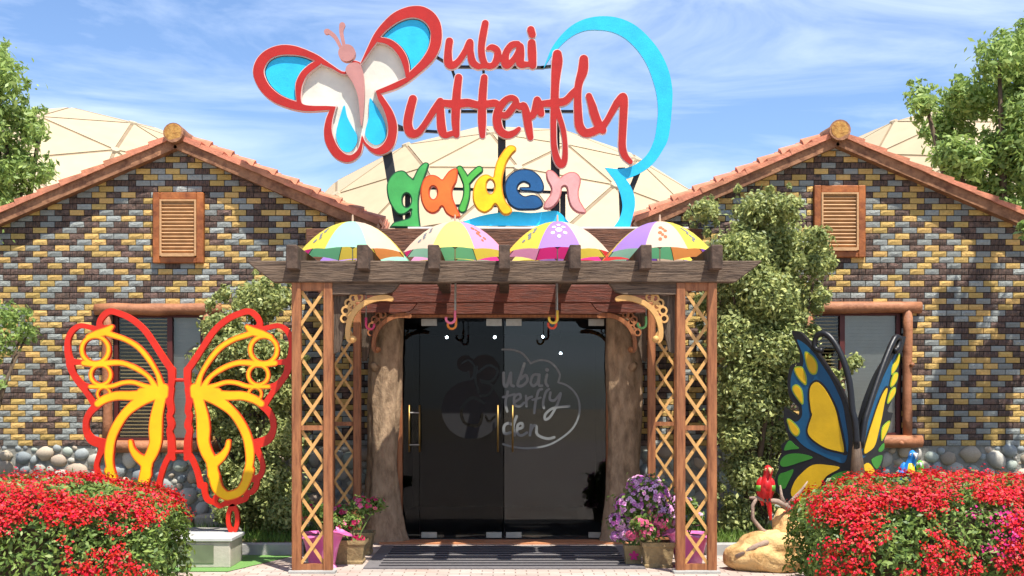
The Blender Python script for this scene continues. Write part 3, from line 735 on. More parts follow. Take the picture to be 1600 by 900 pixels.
# corbels, hanging boards and scroll brackets at both rows
def brackets(y, mbr, grey):
    fr = front(y)
    k = F / 12.0
    def q(x, z): return (CX + x * F / y, VH - (z - H) * F / y)
    for s in (-1, 1):
        pt = lambda pts: [q(s * x, z) for x, z in pts]
        c = [(-1.63, 2.738), (-1.63, 2.738), (-.98, 2.738), (-.98, 2.738), (-1.01, 2.70), (-1.05, 2.655), (-1.1, 2.635), (-1.2, 2.625), (-1.63, 2.625), (-1.63, 2.625)]
        c = [(-x, z) for x, z in c]
        cutout('corbel', grey, pg, fr, [('p', pt(c), True)], z0=-.05, z1=.05)
        b = [(1.615, 2.62), (1.615, 2.62), (1.47, 2.62), (1.47, 2.62), (1.50, 2.35), (1.56, 2.09), (1.56, 2.09), (1.615, 2.07), (1.615, 2.07)]
        cutout('hanging_board', M_greyz, pg, fr, [('p', pt(b), True)], z0=-.075, z1=-.02)
        arc = [(1.07, 2.585, .024), (1.13, 2.595, .028), (1.22, 2.585, .026), (1.32, 2.545, .024), (1.40, 2.48, .024), (1.45, 2.40, .024), (1.475, 2.31, .023), (1.475, 2.23, .024), (1.455, 2.195, .027), (1.43, 2.205, .03)]
        st = ('s', [q(s * x, z) + (r * F / y,) for x, z, r in arc])
        br = cutout('scroll_bracket', mbr, pg, fr, [st], z0=-.03, z1=.03, step=.8)
        MB().ell((s * 1.43, y - .02, 2.205), (.034, .04, .034), 10, 6).build('scroll_ball', mbr, br, smooth=True)
        rings = []
        for ix, iz in ((1.425, 2.59), (1.47, 2.545), (1.375, 2.60), (1.5, 2.475), (1.44, 2.515), (1.51, 2.40)):
            a = np.linspace(0, 2 * np.pi, 9); rings.append(('s', [q(s * (ix + .034 * math.cos(u)), iz + .034 * math.sin(u)) + (.009 * F / y,) for u in a]))
        cutout('fretwork', M_lath if grey is M_grey else M_wood, br, fr, rings, z0=-.012, z1=.012, step=.7)
brackets(12.02, M_lath, M_grey)
brackets(14.40, M_wood, M_red)

# ------------------------------------------------------------------ umbrellas
def fab(name, c, k=.86): return mat(name, lin(*c, k), .7, .04, 4, trans=.42, spec=.2)
FB = dict(y=fab('fabric yellow', (246, 226, 92)), m=fab('fabric mint', (176, 236, 206)), p=fab('fabric peach', (250, 220, 192)), k=fab('fabric pink', (244, 170, 210)),
          v=fab('fabric violet', (186, 146, 226)), r=fab('fabric magenta', (226, 60, 140)), g=fab('fabric green', (120, 200, 150)), o=fab('fabric orange', (246, 160, 90)), l=fab('fabric pale yellow', (252, 240, 130)), e=fab('fabric red', (226, 70, 70)), u=fab('fabric purple', (140, 90, 200)))
M_print = mat('umbrella print grey', lin(120, 124, 128, .8), .7); M_printw = mat('umbrella print white', lin(236, 232, 226, .85), .7); M_printo = mat('umbrella print orange', lin(226, 96, 50, .85), .7)
HC = [mat('handle %d' % i, lin(*c, .85), .35, .05, 6) for i, c in enumerate([(236, 120, 150), (240, 200, 70), (230, 90, 60), (120, 190, 120), (240, 150, 60), (220, 70, 120), (90, 180, 170), (238, 190, 60)])]
def gore_pt(c, Rr, hh, k, tt, ss, off=0):
    a = R(-90) + (k + ss - .5) * math.pi / 4
    rad = Rr * tt; sag = 4 * ss * (1 - ss)
    rad *= 1 - .075 * sag * tt; z = hh * (1 - tt ** 2.0) - .0 + .018 * sag * tt ** 3
    nrm = Vector((math.cos(a) * tt, math.sin(a) * tt, .8)).normalized() * off
    return Vector(c) + Vector((math.cos(a) * rad, math.sin(a) * rad, z)) + nrm
def umbrella(x, y, zr, cols, label, hc, prints=(), turn=0):
    Rr, hh = .535, .325; c = (x, y, zr)
    t = thing('umbrella', label, 'umbrella', (x, y, zr - .75), 'umbrellas on the pergola')
    for k in range(8):
        vs_ = []; nt_, ns = 8, 4
        for i in range(nt_ + 1):
            for j in range(ns + 1): vs_.append(gore_pt(c, Rr, hh, k, max(i / nt_, .012), j / ns))
        fs = [(i * (ns + 1) + j, (i + 1) * (ns + 1) + j, (i + 1) * (ns + 1) + j + 1, i * (ns + 1) + j + 1) for i in range(nt_) for j in range(ns)]
        g = MB().add(vs_, fs).build('canopy_panel', FB[cols[k]], t, smooth=True)
        for kk, m, kind in prints:
            if kk != k: continue
            mb = MB(); rn = random.Random(hc * 5 + k)
            spots = [(.62 + .17 * math.cos(u), .5 + .24 * math.sin(u), .020) for u in np.linspace(0, 6.28, 7)[:-1]] + [(.62, .5, .034)] if kind == 'f' else [(.55 + .05 * i, .35 + .07 * (i % 3) + .06 * rn.random(), .014 + .008 * rn.random()) for i in range(7)]
            for t0, s0, r0 in spots:
                cc = [gore_pt(c, Rr, hh, k, t0 + r0 / Rr * math.cos(u), s0 + r0 / (Rr * t0 * .785) * math.sin(u), .003) for u in np.linspace(0, 2 * math.pi, 9)[:-1]]
                mb.add(cc, [tuple(range(8))])
            mb.build('print', m, g)
        mb = MB(); mb.tube([gore_pt(c, Rr, hh, k, tt, 0, -.006) for tt in (.03, .3, .6, .85, 1.0)], .0035, 5); rb = mb.build('rib', M_black, t)
        mb = MB(); mb.tube([gore_pt(c, Rr, hh, k, .5, 0, -.008), (x, y, zr + .06)], .003, 5); mb.build('stretcher', M_black, rb)
    zb = zr - .6
    MB().tube([(x, y, zr + hh + .07), (x, y, zr + hh), (x, y, zb)], [.006, .006, .006], 6).build('shaft', M_steel, t)
    MB().tube([(x, y, zr + hh - .005), (x, y, zr + hh + .07)], [.012, .007], 6).build('ferrule', FB['p'], t)
    a = turn; pts = [(x, y, zb + .05), (x, y, zb - .03)] + [(x + math.cos(a) * .045 * (1 - math.cos(u)), y + math.sin(a) * .045 * (1 - math.cos(u)), zb - .03 - .045 * math.sin(u)) for u in np.linspace(.4, math.pi + .35, 8)]
    MB().tube(pts, .013, 8).build('hook_handle', HC[hc], t, smooth=True)
zr = 3.066; Y1, Y2 = 12.56, 13.6; pit = 160 * Y1 / F; xs = [PX(551, Y1) + i * pit for i in range(4)]
umbrella(xs[0], Y1, zr, 'mpyoygry', 'umbrella with mint panel between yellow and peach, over the tower by the orange butterfly', 3, [(7, M_print, 'd')], 2.5)
umbrella(xs[1], Y1, zr, 'lkoygmrp', 'umbrella with pale yellow panel between peach and pink panels', 0, [(7, M_print, 'd'), (1, M_printo, 'd')], 3.3)
umbrella(xs[2], Y1, zr, 'vpeyrkoy', 'umbrella with violet panel printed with a white flower badge', 1, [(0, M_printw, 'f'), (7, M_print, 'd')], 3.5)
umbrella(xs[3], Y1, zr, 'pyuogmyv', 'umbrella with peach panel marked in orange between violet and yellow', 5, [(0, M_printo, 'd'), (1, M_print, 'd')], .3)
for i, (cs, hc, tn) in enumerate((('vmgrpyov', 5, .4), ('yremgyuk', 4, 3.0), ('kroevypl', 2, 3.4), ('gyvpumoe', 3, 2.9))):
    umbrella(xs[i] + (.02, -.03, .03, -.02)[i], Y2, zr + .004 * i, cs, ['umbrella in the rear row with violet front panel, behind the mint umbrella', 'umbrella in the rear row with an orange hook handle, behind the pale yellow umbrella', 'umbrella in the rear row with a red hook handle, behind the violet badge umbrella', 'umbrella in the rear row with green front panel, behind the orange marked umbrella'][i], hc, (), tn)
# ------------------------------------------------------------------ the lettered sign
SY = 14.62
def paint(name, c, k=.85, rough=.45, var=.1): return mat(name, lin(*c, k), rough, var, 5, .12, 20)
K_red = paint('sign red', (206, 40, 28), .62); K_cyan = paint('sign cyan', (40, 190, 236), .85); K_cream = paint('sign cream', (226, 222, 206)); K_pink = paint('sign pink', (208, 146, 138), .68)
K_trim = paint('sign pale trim', (226, 196, 186)); K_dark = paint('sign dark edge', (30, 34, 36)); 
t = thing('lettered_sign', 'large cut-out sign with red script, butterfly, coloured letters and cyan swoosh above the canopy', 'sign', (0, SY, 3.57))
fr = front(SY)
lw = [(539, 113), (518, 101.3), (496.7, 86.7), (472.7, 76), (454, 71.3), (435.3, 71.7), (416.7, 78.7), (403.3, 90.7), (396.7, 105.3), (396.4, 117.3), (400.7, 130.7), (410, 145.3), (424.7, 158), (443.3, 166.7), (464.7, 172.7), (483.3, 174.4), (503.3, 173.3), (515.3, 172.4), (515.3, 172.4),
      (509.3, 188), (506.7, 204), (508, 220), (513.3, 233.3), (522, 245.3), (532.7, 252), (543.3, 254), (554, 250.7), (563.3, 241.3), (566.7, 230.7), (567, 222), (567, 222), (570, 226.7), (578, 236), (588.7, 242), (599.3, 241.3), (610, 235.3), (617.3, 224), (620.7, 206.7), (620, 192), (614, 174.7), (604.7, 160), (595.3, 146.8), (595.3, 146.8),
      (618, 139.5), (636, 130), (650.7, 118.7), (666.7, 105.3), (680, 90.7), (688.7, 72), (690.7, 53.3), (688, 36), (678.7, 21.3), (664, 12), (649.3, 10), (633.3, 12.7), (614.7, 21.3), (598.7, 36), (585.3, 53.3), (574.7, 74.7), (564, 98.7), (564, 98.7), (551, 96)]
cyL = [(492.7, 96), (492.7, 96), (475.3, 88.7), (454, 86), (435.3, 87.3), (420.7, 94.7), (413.3, 108), (414, 120), (422, 134.7), (436.7, 148), (451.3, 155.3), (464, 159.3), (464, 159.3), (462.7, 146.7), (462.7, 130.7), (470, 114.7), (482, 102.7)]
cyR = [(594, 58.7), (594, 58.7), (604, 48), (620, 36), (636, 29.3), (650.7, 28.7), (664, 34.7), (672, 46.7), (673.3, 60), (669.3, 77.3), (657.3, 96), (640, 113.3), (640, 113.3), (638.7, 98.7), (633.3, 84), (622.7, 70.7), (609.3, 62)]
crL = [(502, 100.7), (502, 100.7), (518, 107.3), (538, 116.7), (556, 108), (564.7, 100), (564.7, 100), (580, 78.7), (589.3, 66.7), (589.3, 66.7), (601.3, 68.7), (614.7, 77.3), (625.3, 92), (632, 110.7), (634, 122), (634, 122), (610, 133), (587.3, 142.5), (587.3, 142.5), (591.3, 156), (599.3, 170.7), (605.3, 189.3), (606.7, 206.7), (602, 221.3), (592.7, 230.7), (583.3, 232), (572.7, 224), (568, 216), (566, 212), (564, 219), (562.7, 225.3), (558, 236), (548.7, 242.7), (539.3, 240.7), (530, 232), (522.7, 218.7), (518.7, 204), (520, 186.7), (525.3, 167), (525.3, 167), (510, 166), (491.3, 166), (475.3, 164), (470.7, 157.3), (471.3, 141.3), (475.3, 126.7), (483.3, 114.7)]
rim = Shape(fr, [P(*lw)], [P(*cyL), P(*cyR), P(*crL)])
rim.solid(MB(), -.05, .016, .9).build('wing_trim', K_trim, t)
rim.solid(MB(), -.03, .024, -.2).build('wing_rim', K_red, t)
full = Shape(fr, [P(*lw)]); full.solid(MB(), -.066, -.052, -1.5).build('wing_back_panel', K_cream, t)
for pts in (cyL, cyR):
    sh = Shape(fr, [P(*pts)]); sh.solid(MB(), -.051, -.045, 1).build('wing_cell_edge', K_dark, t); sh.solid(MB(), -.046, -.012, -2.2).build('wing_cell', K_cyan, t)
dl = [(537.3, 163), (541.3, 180), (550, 197.3), (557.3, 210.7), (556.7, 222.7), (550, 233.3), (542, 236.7), (532.7, 232), (526, 218.7), (525, 204), (530, 184)]
dr = [(577.3, 152.5), (583.3, 158.7), (592.7, 173.3), (600, 189.3), (603, 204), (600.7, 216), (592.7, 224), (583.3, 224.7), (574, 217.3), (570, 205.3), (575.3, 184), (576, 168)]
for p in (dl, dr): cutout('wing_drop', K_cyan, t, fr, [P(*p)], z0=-.051, z1=-.03)
bd = cutout('butterfly_body', K_pink, t, fr, [P((541, 114), (543.5, 103.5), (554, 99), (564.5, 103.5), (569, 126), (569.6, 162), (565, 199.5), (560.5, 156), (552.5, 132)), E(542.5, 84, 13.3, 13.3)], z0=-.052, z1=.045)
cutout('antenna', K_pink, bd, fr, [S((533, 75, 2.5), (524, 58.5, 3), (514, 50, 3.2), (511, 50, 4.5))], z0=-.02, z1=.02)
cutout('antenna', K_pink, bd, fr, [S((538, 73, 2.5), (533.5, 51, 3), (535, 40, 4.6))], z0=-.02, z1=.02)
Z5 = (685, 20, 7.5); Z6 = (620, 110, 7.5); Z77 = (740, 110, 7.5); Z8 = (840, 60, 7.5); Z9 = (840, 160, 7.5)
ub = [S((130, 340, 6), (115, 460, 6), (120, 590, 7), (170, 620, 6), (240, 570, 5), (320, 450, 5), (370, 350, 5.5), (375, 460, 5.5), (400, 580, 6), (460, 630, 5), (505, 632, 4), (560, 620, 5), o=Z5),
      S((550, 130, 5.5), (525, 260, 6), (505, 400, 5.5), (515, 530, 5.5), (560, 620, 5), (640, 620, 5), (690, 540, 6), (690, 450, 5.5), (630, 410, 5), (580, 425, 3), o=Z5),
      S((930, 372, 5), (860, 385, 5.5), (800, 460, 5.5), (780, 560, 6.5), (800, 620, 6), (870, 570, 5), (930, 480, 5), (960, 400, 5.5), (965, 500, 6), (960, 600, 6.5), (1040, 610, 4.5), (1100, 600, 4.5), o=Z5), S((690, 540, 6), (740, 540, 6), (785, 540, 6), o=Z5),
      S((1093, 360, 6.3), (1098, 480, 7), (1105, 620, 6), o=Z5)]
utt = [S((190, 340, 6.5), (155, 470, 7), (130, 620, 7), (160, 730, 7.5), (240, 740, 6), (320, 650, 5), (430, 480, 5.5), (510, 370, 6), o=Z6), S((510, 390, 6), (515, 550, 6.5), (530, 700, 7), (565, 765, 5), (640, 745, 4.5), (690, 740, 4.5), o=Z6),
       S((725, 90, 6), (705, 250, 6.5), (695, 420, 7), (690, 600, 6.5), (700, 760, 5), o=Z6), S((510, 380, 5), (600, 395, 6), (700, 400, 7), (830, 385, 6.5), (950, 410, 6), (1060, 400, 6), (1150, 390, 6), (1195, 420, 5.5), o=Z6),
       S((1025, 90, 5.5), (1010, 250, 6.5), (1000, 450, 6.5), (1000, 620, 6.5), (1005, 770, 4.5), o=Z6),
       S((300, 520, 5), (380, 530, 5.5), (450, 455, 5.5), (498, 370, 5), (450, 328, 5), (370, 360, 5.5), (290, 470, 6.5), (275, 600, 7), (310, 710, 6.5), (390, 760, 6), (470, 740, 5), (530, 690, 3.5), o=Z77),
       S((500, 400, 5), (545, 430, 5.5), (590, 420, 5.5), (620, 520, 6.5), (640, 650, 6.5), (665, 790, 5), o=Z77), S((645, 550, 6), (700, 520, 5.5), (730, 420, 6), (745, 350, 5.5), (770, 440, 6.5), (790, 510, 5.5), o=Z77), S((760, 400, 5), (900, 390, 5.5), o=Z77),
       S((230, 190, 7), (230, 280, 8.5), (215, 420, 7.5), (205, 560, 6.5), (200, 700, 6.5), (195, 830, 6), o=Z8), S((195, 60, 6), (185, 200, 5), (185, 300, 4.8), (190, 500, 4.8), (220, 650, 5.5), (270, 730, 6), (315, 680, 5), (322, 500, 4), (300, 330, 4.3), (255, 180, 4.5), (215, 80, 6), o=Z9),
       S((60, 770, 5), (200, 760, 6.5), (320, 740, 6), (400, 660, 5.5), (470, 590, 5), o=Z8),
       S((540, 250, 7), (530, 380, 8), (490, 500, 6.5), (470, 620, 6), (470, 800, 6), o=Z8), S((470, 0, 6), (475, 150, 6.5), (490, 280, 7), (550, 360, 7), (640, 350, 6.5), (740, 300, 6.5), o=Z9),
       S((600, 680, 5), (640, 800, 6.5), (660, 880, 7), (710, 1010, 7), (762, 1080, 6), o=Z8), S((750, 300, 6), (810, 220, 5), (890, 80, 5.5), (930, 10, 6), o=Z9), S((930, 760, 6), (1000, 690, 6.5), (1010, 800, 6.5), o=Z8), S((1010, 20, 6.5), (1005, 150, 6.3), (995, 350, 6), (990, 520, 6), (1020, 630, 5.5), (1085, 700, 4), o=Z9)]
dot = [S((1083, 205, 6), (1100, 260, 5.8), o=Z5)]
for nm, pr in (('script_word', ub), ('script_dot', dot), ('script_word', utt)):
    sh = Shape(fr, pr, step=.8); o = sh.solid(MB(), -.03, .018, .9).build(nm, K_trim, t); sh.solid(MB(), .0, .026, -.3).build('red_face', K_red, o)
sw = [(847.3, 110.8), (847.3, 110.8), (853.7, 94.3), (862, 74.2), (876.7, 54), (895, 37.5), (917, 27.4), (942.7, 23.8), (968.3, 26.9), (992.2, 37.5), (1012.3, 54.9), (1030.7, 77.8), (1043.5, 103.5), (1050, 129.2), (1051.2, 156.7), (1045.8, 210.7), (1035, 235.6), (1019, 256.9), (999.6, 270.2), (978.2, 279), (978.2, 279), (985.3, 288.9), (991.6, 304.9), (992.4, 322.7), (988, 342.2), (984, 357), (984, 357), (957, 357), (957, 357), (967.6, 342.2), (972.9, 324.4), (971, 306.7), (965.8, 290.7), (958.7, 278.2), (945.5, 261), (945.5, 261), (967.6, 263.1), (985.3, 259.6), (1001.3, 250.7), (1013.8, 237.3), (1022.7, 217.8), (1026.2, 200), (1028.8, 175), (1027, 149.3), (1020.6, 123.7), (1010.5, 98), (995.8, 76), (977.5, 58.6), (957.3, 48.5), (935.3, 45.2), (913.3, 46.7), (893.2, 55.8), (874.8, 71.4), (860.2, 88.8), (851, 103.5)]
cutout('swoosh', K_cyan, t, fr, [P(*sw)], z0=-.075, z1=-.032)
cutout('ground_stripe', K_cyan, t, fr, [P((722, 346), (722, 346), (758, 335), (800, 329.6), (830, 332), (860, 329), (875, 331.4), (893, 352), (893, 352), (830, 352), (782, 352), (722, 352), (722, 352))], z0=-.06, z1=-.034)
G = (600, 230, 6.925); G5 = (750, 220, 6.429)
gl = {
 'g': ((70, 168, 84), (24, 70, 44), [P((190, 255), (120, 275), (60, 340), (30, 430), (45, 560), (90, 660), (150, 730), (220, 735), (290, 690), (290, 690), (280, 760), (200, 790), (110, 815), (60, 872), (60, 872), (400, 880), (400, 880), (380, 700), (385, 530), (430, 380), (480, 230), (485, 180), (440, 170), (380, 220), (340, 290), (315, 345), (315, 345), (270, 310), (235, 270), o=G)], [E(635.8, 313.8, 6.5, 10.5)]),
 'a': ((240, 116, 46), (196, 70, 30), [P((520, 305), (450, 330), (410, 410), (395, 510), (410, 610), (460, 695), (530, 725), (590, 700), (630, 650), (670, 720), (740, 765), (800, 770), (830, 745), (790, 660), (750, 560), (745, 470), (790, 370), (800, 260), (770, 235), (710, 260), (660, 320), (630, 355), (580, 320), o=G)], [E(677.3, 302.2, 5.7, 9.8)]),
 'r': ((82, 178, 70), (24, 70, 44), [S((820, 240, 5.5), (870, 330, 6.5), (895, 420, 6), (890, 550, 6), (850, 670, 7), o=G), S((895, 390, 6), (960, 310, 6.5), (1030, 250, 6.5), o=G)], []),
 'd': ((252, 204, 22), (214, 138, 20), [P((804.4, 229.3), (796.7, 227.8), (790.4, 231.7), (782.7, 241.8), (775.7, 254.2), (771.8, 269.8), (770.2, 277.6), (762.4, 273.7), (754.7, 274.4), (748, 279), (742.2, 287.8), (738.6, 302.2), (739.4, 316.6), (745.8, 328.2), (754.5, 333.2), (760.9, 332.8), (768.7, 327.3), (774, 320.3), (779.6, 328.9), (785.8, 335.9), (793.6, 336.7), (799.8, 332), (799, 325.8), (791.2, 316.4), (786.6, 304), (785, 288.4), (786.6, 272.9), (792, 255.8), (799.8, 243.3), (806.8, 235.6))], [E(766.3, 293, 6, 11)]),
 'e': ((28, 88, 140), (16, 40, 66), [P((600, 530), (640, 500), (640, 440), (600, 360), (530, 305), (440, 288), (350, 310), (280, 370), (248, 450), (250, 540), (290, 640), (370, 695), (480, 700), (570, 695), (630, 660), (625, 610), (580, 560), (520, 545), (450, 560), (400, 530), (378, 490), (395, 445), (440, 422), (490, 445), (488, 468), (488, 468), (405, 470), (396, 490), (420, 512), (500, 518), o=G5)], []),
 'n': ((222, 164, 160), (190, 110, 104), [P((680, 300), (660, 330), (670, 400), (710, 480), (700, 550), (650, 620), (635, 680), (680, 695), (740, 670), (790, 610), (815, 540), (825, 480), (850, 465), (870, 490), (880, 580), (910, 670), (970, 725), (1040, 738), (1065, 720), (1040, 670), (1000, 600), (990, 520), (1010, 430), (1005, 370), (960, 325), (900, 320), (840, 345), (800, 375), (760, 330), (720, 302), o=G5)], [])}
for i, (ch, (c, ce, ad, sb)) in enumerate(gl.items()):
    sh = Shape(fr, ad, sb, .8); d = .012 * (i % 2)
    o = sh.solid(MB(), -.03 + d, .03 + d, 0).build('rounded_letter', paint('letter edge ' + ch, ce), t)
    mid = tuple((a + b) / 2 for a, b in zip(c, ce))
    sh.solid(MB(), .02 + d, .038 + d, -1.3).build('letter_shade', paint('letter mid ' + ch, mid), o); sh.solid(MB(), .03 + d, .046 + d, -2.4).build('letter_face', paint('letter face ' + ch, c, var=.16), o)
yb = SY + .1
for (pa, va), (pb, vb), r in (((603, 232), (625, 362), .055), ((784, 170), (784, 362), .045), ((868, 92), (868, 362), .05), ((972, 260), (976, 362), .04), ((1000, 262), (985, 300), .03), ((636, 280), (636, 362), .03), ((880, 300), (880, 362), .03)):
    MB().bar((PX(pa, SY), yb, PZ(va, SY)), (PX(pb, SY), yb, PZ(vb, SY)), r * 2, r * 1.6).build('support_post', M_black, t)
rods = [((664, 76), (694, 94)), ((620, 200), (700, 205)), ((700, 172), (905, 172)), ((845, 103), (870, 100)), ((704, 100), (714, 130)), ((755, 100), (756, 125)), ((610, 290), (900, 300)), ((540, 160), (610, 235)), ((610, 190), (640, 202)), ((715, 102), (850, 103)), ((785, 345), (870, 345)), ((760, 320), (790, 320)), ((665, 320), (730, 320))]
for (a, b), (c, d) in rods: MB().bar((PX(a, SY), yb - .02, PZ(b, SY)), (PX(c, SY), yb - .02, PZ(d, SY)), .03, .05).build('support_rod', M_black, t)
MB().box(-2.1, 2.1, yb - .09, yb + .09, 3.57, 3.60).build('support_rail', M_black, t)

# ------------------------------------------------------------------ orange butterfly
OY = 12.85
K_r = paint('butterfly red', (222, 42, 18), .78); K_o = paint('butterfly orange', (244, 112, 18)); K_yo = paint('butterfly amber', (250, 156, 14)); K_y = paint('butterfly yellow', (254, 192, 8))
t = thing('orange_butterfly', 'tall cut-out butterfly with red edges and yellow veins on red poles', 'butterfly', (PX(364, OY), OY, 0))
fr = front(OY); A = (280, 475, 6); B = (270, 600, 6); Cc = (270, 720, 5.294)
redR = [S((80, 620, 6), (150, 520, 6), (240, 380, 5.5), (340, 240, 5.5), (460, 140, 5.5), (580, 85, 5.5), (660, 70, 5.5), (720, 110, 5.5), (755, 170, 5), (745, 220, 6), (700, 225, 5), (640, 210, 4), o=A),
        S((760, 245, 5), (860, 215, 4.5), (940, 205, 4.5), (1010, 250, 5), (1050, 330, 5), (1055, 440, 5.5), (1030, 530, 6), (960, 545, 5), (900, 545, 4), o=A), S((1035, 520, 6), (1030, 570, 7), (1000, 660, 5.5), (930, 750, 6), (850, 772, 4), o=A), S((935, 750, 6), (870, 840, 5), (800, 950, 5.5), o=A),
        S((830, 190, 7), (900, 260, 6), (940, 340, 5.5), (940, 440, 5.5), (890, 520, 8), (800, 555, 9), (760, 560, 8), o=B), S((785, 580, 8), (795, 620, 6), (830, 700, 4.5), (845, 780, 4.5), (820, 860, 5), (760, 890, 6), o=B),
        S((700, 150, 5), (690, 210, 5), (660, 255, 5), (620, 270, 5), (600, 315, 5), (545, 330, 6), (490, 340, 8), (440, 350, 5), (390, 372, 4.5), (345, 345, 4.5), (290, 322, 5), (268, 270, 5), (262, 205, 6), o=Cc), S((360, 300, 5), (345, 340, 5), o=Cc), S((600, 250, 5), (615, 290, 5), o=Cc),
        S((80, 620, 7), (78, 720, 6), (95, 800, 6), o=A), S((145, 50, 6), (160, 150, 6.5), (145, 250, 6), (160, 300, 5.5), (143, 385, 6.5), (160, 440, 5.5), (145, 520, 6.5), (140, 640, 7), (150, 680, 6), o=B), S((150, 660, 5.5), (190, 720, 5), (230, 820, 5), (250, 900, 5), (262, 950, 6), o=B), S((140, 640, 6), (125, 700, 4), o=B)]
yelR = [S((150, 790, 8), (160, 850, 9), o=A), S((225, 60, 9), (250, 170, 9), (280, 300, 10), (290, 420, 11), (290, 540, 10), (320, 640, 9.5), (370, 740, 9), (380, 850, 9), o=B), S((340, 100, 9), (370, 220, 9), (430, 280, 8), (480, 285, 7.5), (560, 250, 7.5), (610, 170, 7.5), (640, 80, 7.5), o=Cc),
        S((690, 880, 7), (720, 760, 6.5), (725, 640, 7.5), (700, 500, 7.5), (640, 370, 7.5), (560, 260, 7.5), (450, 170, 9), (340, 110, 10), (250, 80, 10), o=B),
        S((370, 760, 9), (400, 725, 9), (460, 680, 7), (510, 610, 5), (525, 540, 4), o=B), S((250, 90, 10), (340, 95, 8), (500, 110, 8), (650, 110, 7.5), (760, 140, 7), (830, 185, 6), o=B), S((240, 60, 8), (420, 80, 8), o=B),
        S((200, 810, 7), (330, 770, 4.5), (440, 735, 4), (540, 740, 4), (650, 772, 4), (840, 775, 4), o=A), S((230, 790, 6), (290, 690, 4), (400, 610, 4.5), (520, 560, 4.5), (620, 550, 5), (760, 565, 5.5), (900, 555, 5), o=A),
        S((175, 780, 6), (210, 660, 4), (300, 510, 4.5), (400, 400, 4.5), (520, 330, 4.5), (640, 290, 5), (700, 265, 6), o=A), S((640, 215, 4), (700, 260, 7), (780, 280, 6), (860, 310, 4.5), o=A),
        S((690, 760, 4), (680, 540, 3), o=A)]
def ring(cx, cy, r, wd): return ('s', [(cx + r * math.cos(u), cy + r * math.sin(u), wd) for u in np.linspace(0, 2 * math.pi, 17)])
yelR += [ring(412.5, 546.7, 21, 3.9), ring(404, 585.8, 15.6, 3.5), ring(399, 615.8, 10, 2.6)]
yelR.pop(-4)
redR = [('s', [(a, b, r * .86) for a, b, r in p[1]]) for p in redR]
for side in (0, 1):
    rr, yy = (redR, yelR) if not side else (mirror(redR, 281), mirror(yelR, 281))
    wh = Shape(fr, rr + yy, step=.8); o = wh.solid(MB(), -.03, .02).build('wing', K_r, t)
    ys = Shape(fr, yy, step=.8)
    ys.solid(MB(), .018, .0215, -.1).build('vein_orange', K_o, o); ys.solid(MB(), .018, .023, -1.2).build('vein_amber', K_yo, o); ys.solid(MB(), .018, .0245, -2.1).build('vein_yellow', K_y, o)
    px = 364 if not side else 198
    st = Shape(fr, [E(px, 811, 10.5, 24)], [E(px, 811, 4, 13.5)], .8); st.solid(MB(), -.03, .02).build('stem_loop', K_r, t)
    MB().tube([(PX(px, OY), OY, -.02), (PX(px, OY), OY, PZ(830, OY))], .027, 12).build('pole', K_r, t, smooth=True)
for v in (594, 706): MB().tube([(PX(268, OY), OY, PZ(v, OY)), (PX(296, OY), OY, PZ(v, OY))], .018, 8).build('link_bar', K_r, t)

# ------------------------------------------------------------------ blue butterfly
BY = 13.2; hx = PX(1337, BY); a0 = R(50)
t = thing('blue_butterfly', 'blue and yellow winged butterfly prop with black outlines behind the red hedge', 'butterfly', (hx, BY, 0))
K_b = paint('wing blue', (18, 92, 132), .7); K_by = paint('wing yellow', (232, 186, 24), .8); K_bg = paint('wing green', (58, 132, 42)); K_bk = paint('wing black', (26, 26, 28), rough=.4); K_lime = paint('wing lime', (150, 176, 48))
fl = Frame((hx, BY, 0), (math.sin(a0), -math.cos(a0), 0), (0, 0, 1)); fr2 = Frame((hx, BY, 0), (math.sin(a0), math.cos(a0), 0), (0, 0, 1))
A = (1205, 505, 6.4286); B = (1205, 630, 6.4286); A2 = (1310, 510, 6.4286); B2 = (1310, 630, 6.4286)
outL = [(1241.6, 516.7), (1250, 519), (1259.4, 528.3), (1269.6, 541.6), (1282.8, 559.4), (1295.2, 578), (1307.7, 596.8), (1318.6, 618.6), (1326.3, 637.2), (1331, 661), (1335, 684.4), (1336, 730), (1332, 790), (1332, 790), (1300, 800), (1262, 797), (1232, 785), (1212.8, 767), (1211, 748), (1217.4, 729.6), (1215.9, 718.7), (1222, 704.7), (1220.6, 695.3), (1233, 686), (1233, 686), (1226.8, 667.3), (1224.4, 650), (1225.2, 636.2), (1225.2, 636.2), (1236, 643), (1247, 649.4), (1248.6, 639.3), (1247, 635.7), (1234.6, 623), (1230.7, 606), (1230.7, 589), (1236, 570.3), (1249.3, 566.4), (1249.3, 566.4), (1250, 554.8), (1246, 540.8), (1240.5, 528.3), (1237, 518)]
bluL = [(1244, 530), (1256, 534.6), (1272, 550), (1286, 570.3), (1298.3, 589), (1312.3, 617), (1318.6, 634), (1322, 653.3), (1327, 692.2), (1321, 723.3), (1301.4, 720.2), (1276.6, 709.3), (1256.3, 698.4), (1242.3, 684.4), (1231.4, 672), (1228.3, 650), (1228.3, 650), (1242.3, 658), (1251.7, 650.2), (1251.7, 634.7), (1248.6, 629.4), (1236, 612.3), (1234.6, 592), (1240.8, 573.4), (1253.2, 572), (1253.2, 554.8)]
yelL = [(1276.6, 596.8), (1267.2, 604.6), (1265.7, 621.7), (1268, 641.9), (1269.6, 648.7), (1264, 665.8), (1263.3, 676.7), (1271.9, 687.6), (1292, 700), (1319.3, 707), (1319.3, 707), (1318.6, 695.3), (1313.9, 673.6), (1307.7, 645.6), (1301.4, 629.4), (1289, 607.7)]
